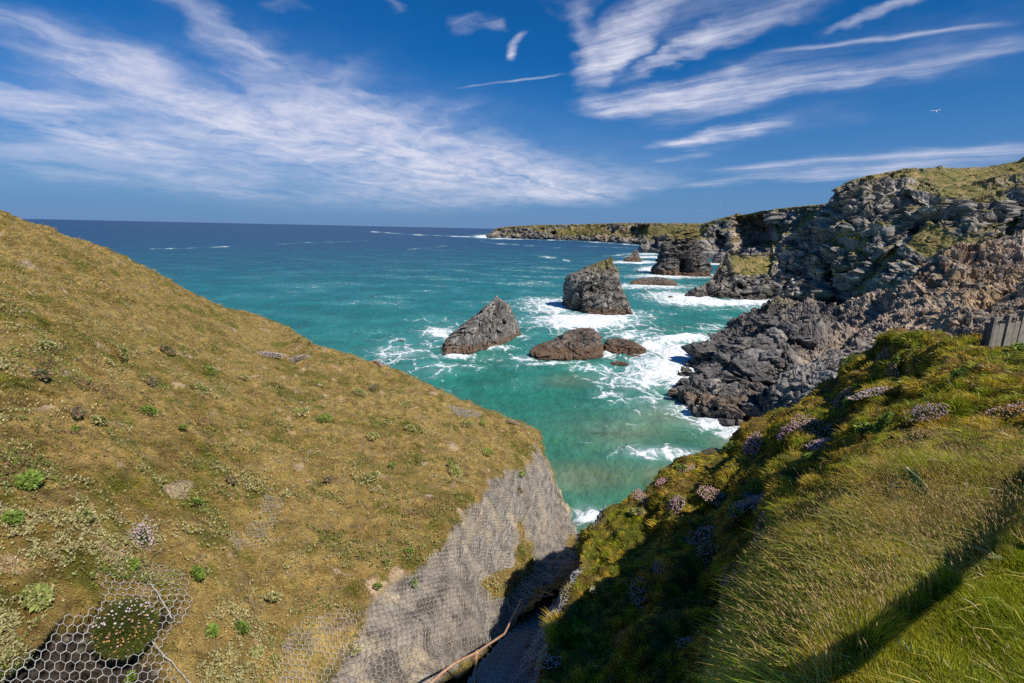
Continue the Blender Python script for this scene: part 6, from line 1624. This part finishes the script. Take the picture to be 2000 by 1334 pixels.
def weed(px, py, wpx, label, kind='green', side='L', group='leafy weeds among the dry grass'):
    h_ = hit([BV_L] if side == 'L' else [BV_R], px, py)
    if h_ is None: return
    loc, nor, dist_ = h_
    if nor @ (CAM - loc) < 0: nor = -nor
    W_ = 0.66 * wpx * dist_ / 1000 * 0.5 / math.sqrt(1 + ((px - 1000) / 1000)**2 + ((py - 667) / 1000)**2)
    root = thing('leafy_weed', label, 'weed', tuple(loc), group)
    a_, b_, n_ = frame(nor)
    n = 240 if wpx > 36 else 120
    lift_ = 0.02 + 0.0045 * dist_
    an = RNG.uniform(0, 2 * math.pi, n); r = RNG.random(n)**0.6 * W_ * 0.8
    rad_ = a_ * np.cos(an)[:, None] + b_ * np.sin(an)[:, None]
    pos = rad_ * r[:, None] + n_ * (RNG.uniform(0.01, 0.07, n) + lift_ + 0.10 * (1 - r / W_) * min(1, W_ * 4))[:, None]
    dr = rad_ * 0.9 + n_ * RNG.uniform(0.1, 0.9, (n, 1)) + RNG.normal(size=(n, 3)) * 0.35; dr /= np.linalg.norm(dr, axis=1, keepdims=True)
    L = RNG.uniform(0.25, 0.5, n) * min(W_, 0.18) + 0.014
    cg = np.array([0.20, 0.27, 0.05]) if kind == 'green' else (np.array([0.27, 0.29, 0.08]) if kind == 'pale' else np.array([0.17, 0.19, 0.08]))
    cols = cg * RNG.uniform(0.55, 1.5, (n, 1))
    V, F, C = leaf_set(pos, dr, np.tile(n_, (n, 1)) + RNG.normal(size=(n, 3)) * 0.4, L, L * 0.34, cols)
    link('leaves', poly_mesh('leaves', V, F, [M_LEAF], True, {'col': C}), root)
    if kind in ('pale', 'dry'):
        m = 200 if wpx > 36 else 100
        an = RNG.uniform(0, 2 * math.pi, m); r = RNG.random(m)**0.5 * W_
        rad_ = a_ * np.cos(an)[:, None] + b_ * np.sin(an)[:, None]
        pos = rad_ * r[:, None] + n_ * (lift_ + RNG.uniform(0.03, 0.12, (m, 1))) + RNG.normal(size=(m, 3)) * 0.01
        dr = RNG.normal(size=(m, 3)) + n_ * 0.7; dr /= np.linalg.norm(dr, axis=1, keepdims=True)
        L = RNG.uniform(0.016, 0.034, m) * np.clip(dist_ / 7, 1, 2.6)
        cols = (np.array([0.62, 0.52, 0.26]) if kind == 'pale' else np.array([0.38, 0.25, 0.16])) * RNG.uniform(0.6, 1.2, (m, 1))
        V, F, C = leaf_set(pos, dr, np.tile(n_, (m, 1)) + RNG.normal(size=(m, 3)), L, L * 0.42, cols)
        tag(link('seed_pods', poly_mesh('seed_pods', V, F, [M_LEAF], True, {'col': C}), root), kind='stuff')
herbs()
for a in [
 (86, 684, 44, 'pale weed with a white head, leftmost of three in a row on the upper hillside', 'pale'), (228, 690, 50, 'bushy pale green weed, middle of three in a row on the upper hillside', 'pale'), (322, 690, 50, 'dark green and pink tinged weed, right of three in a row on the upper hillside', 'dry'),
 (76, 742, 44, 'withered brown weed left of a bright green tuft', 'dry'), (140, 810, 34, 'withered brown weed below the bright green tuft', 'dry'), (286, 812, 46, 'green weed beside exposed roots', 'green'), (386, 766, 48, 'spread out pale weed above exposed roots', 'pale'),
 (470, 742, 36, 'green and tan weed under the thrift streak', 'pale'), (405, 730, 40, 'mossy green weed left of the green and tan one', 'green'), (188, 834, 44, 'pale podded weed at the left third of the hillside', 'pale'), (356, 844, 22, 'bright green seedling like weed right of the pale podded one', 'green'), (142, 850, 26, 'small green weed below the withered one', 'green'), (290, 752, 30, 'dry tan weed left of the spread out pale one', 'dry'),
 (588, 812, 60, 'largest pale podded weed in the centre of the hillside', 'pale'), (634, 824, 46, 'plain green weed touching the largest pale podded one', 'green'), (700, 772, 46, 'pale podded weed up right of the centre', 'pale'), (622, 756, 34, 'green weed under the right half of the thrift streak', 'green'), (732, 762, 30, 'brown weed next to the pale podded one up right', 'dry'),
 (798, 794, 34, 'pale weed on the right shoulder of the hillside', 'pale'), (756, 832, 34, 'upright pale and green weed on the right shoulder', 'pale'), (728, 858, 34, 'pale weed in the lower middle of the right shoulder', 'pale'), (800, 842, 34, 'pale weed below the right shoulder', 'pale'), (912, 834, 50, 'yellowish weed strip under the short netting strip', 'pale'), (940, 830, 22, 'small green weed at the end of the netting strip', 'green'),
 (885, 925, 50, 'pale podded weed close to the top of the netted face', 'pale'), (952, 890, 40, 'green weed just above the top corner of the netted face', 'green'), (768, 915, 20, 'bright green weed in the middle of the dry slope', 'green'), (880, 914, 26, 'green weed beside the pale podded one near the netted face', 'green'), (730, 940, 48, 'large pale weed with grey green leaves in mid slope', 'pale'), (640, 945, 30, 'bluish weed around exposed netting in mid slope', 'dry'),
 (380, 992, 34, 'dark green leafy weed above torn netting', 'green'), (444, 946, 36, 'brown weed over bare soil', 'dry'), (156, 1018, 46, 'yellow green weed on the left of the lower slope', 'pale'), (20, 1022, 46, 'dense green weed at the left border', 'green'), (58, 948, 60, 'grassy green weed patch at the left border, higher one', 'green'), (64, 1176, 74, 'big weed with pale pods, left above the sagging netting', 'pale'),
 (374, 1128, 44, 'green weed to the right of the torn netting', 'green'), (252, 1108, 30, 'light green weed inside the torn netting', 'green'), (558, 975, 24, 'small pale weed over half buried netting', 'pale'), (530, 1180, 40, 'green weed with pale stalks between bare soil patches', 'pale'), (462, 1238, 44, 'green broad leaved weed above the moss', 'green'), (408, 1238, 36, 'olive mossy weed left of the broad leaved one', 'green'), (500, 1275, 34, 'pale spiky weed under the broad leaved one', 'pale'),
 (800, 1140, 26, 'dark green weed rooted in the top edge of the big netting', 'green'), (736, 1156, 26, 'yellow green weed at the upper left corner of the big netting', 'green'), (800, 1084, 20, 'small yellow flowered weed above the big netting', 'green'), (695, 1280, 26, 'weed with white flowers at the left rim of the big netting', 'pale'), (1016, 932, 26, 'rounded moss like weed hanging on the netted face', 'green'), (1010, 962, 18, 'brown tuft weed below the moss like one on the netted face', 'dry'),
 (270, 1322, 34, 'green weed growing up through the sagging netting', 'green'),
]: weed(*a)
for a in [
 (1665, 712, 70, 'dark leafy clump at the top corner of the grass slope', 'green'), (1765, 706, 40, 'dark green weed under the top corner', 'green'), (1745, 838, 80, 'big green leafy weed in the middle of the right slope', 'green'), (1690, 850, 50, 'green weed left of the big leafy one', 'green'), (1668, 795, 50, 'bright green weed below the whitish thrift', 'green'), (1880, 742, 40, 'green weed in tan grass at the upper right', 'green'),
 (1480, 955, 46, 'green weed above the bare rocky ledge', 'green'), (1245, 1010, 44, 'pale headed weed on the lower left of the slope', 'pale'), (1330, 922, 34, 'green weed beneath the edge thrift', 'green'), (1430, 880, 40, 'dark green weed left of the bright pink bank', 'green'), (1160, 1160, 18, 'tiny pale weed in the shade by the gully', 'pale'), (1440, 1010, 50, 'pale spiky weed below the bare ledge', 'pale'), (1985, 690, 40, 'dark green bush at the right edge below the fence', 'green'), (1585, 905, 40, 'green weed in the brown grass of mid slope', 'green'),
]: weed(*a, side='R', group='leafy weeds on the grass slope')
# plantain with broad ribbed leaves and the two nodding plantain heads
def dock():
    h_ = hit([BV_R], 1822, 985); loc, nor, dd = h_
    if nor @ (CAM - loc) < 0: nor = -nor
    root = thing('plantain', 'plant with broad ribbed dark green leaves in a dark gap of the grass', 'plant', tuple(loc))
    a_, b_, n_ = frame(nor)
    for k in range(8):
        an = 2.1 + k * 0.42 + random.uniform(-.1, .1)
        d0 = -R_ * abs(math.cos(an)) * 0.9 + U_ * math.sin(an) * 0.9 + n_ * 0.5; d0 /= np.linalg.norm(d0)
        s = np.cross(d0, n_); s /= np.linalg.norm(s)
        t = np.linspace(0, 1, 12); w = 0.026 * np.sin(np.pi * np.clip(t * 0.96 + 0.03, 0, 1))**0.8
        mid = d0 * (0.30 * t)[:, None] + n_ * (0.10 * np.sin(t * 2.4))[:, None] - np.array([0, 0, 1]) * (0.12 * t**2)[:, None]
        rows = [mid + s * (w * f_)[:, None] + n_ * (0.010 * abs(f_) - 0.004 * (abs(f_) == 0.5)) for f_ in (-1, -.5, 0, .5, 1)]
        P = np.array(rows)
        c = np.zeros(P.shape, f32) + np.array([0.10, 0.155, 0.06], f32); c[2] *= 1.6; c[1] *= 0.85; c[3] *= 0.85
        link('leaf', grid_mesh('leaf', P, [M_LEAF], {'col': c}), root)
dock()
def plantain_head(bx, by, tx, ty, Y, label):
    h_ = hit([BV_R], bx, by); base = h_[0]
    top = P3(tx, ty, base[1] - 0.05 if Y is None else Y)
    root = thing('plantain_stalk', label, 'plant', tuple(base), 'plantain stalks standing out of the grass')
    t = np.linspace(0, 1, 12)[:, None]
    v_ = top - base
    pts = v_ * t + np.array([0, 0, 1]) * (0.10 * np.linalg.norm(v_) * np.sin(t * math.pi))
    link('stalk', tube_mesh('stalk', pts, 0.0022, plain_mat('stalk_green', (0.36, 0.36, 0.14), 0.8), 6), root)
    d = pts[-1] - pts[-2]; d /= np.linalg.norm(d)
    t = np.linspace(0, 1, 10)
    link('seed_head', tube_mesh('seed_head', v_ + d * (0.042 * t)[:, None], 0.010 * np.sqrt(np.sin(np.pi * np.clip(t * .94 + .03, 0, 1))), plain_mat('seed_head_brown', (0.33, 0.26, 0.21), 0.9, 200, 0.4), 10), root)
plantain_head(1840, 1010, 1776, 918, None, 'long curved plantain stalk arching to the left with a grey brown seed head')
plantain_head(1884, 985, 1884, 950, None, 'short upright plantain stalk with a dark seed head above the broad leaves')
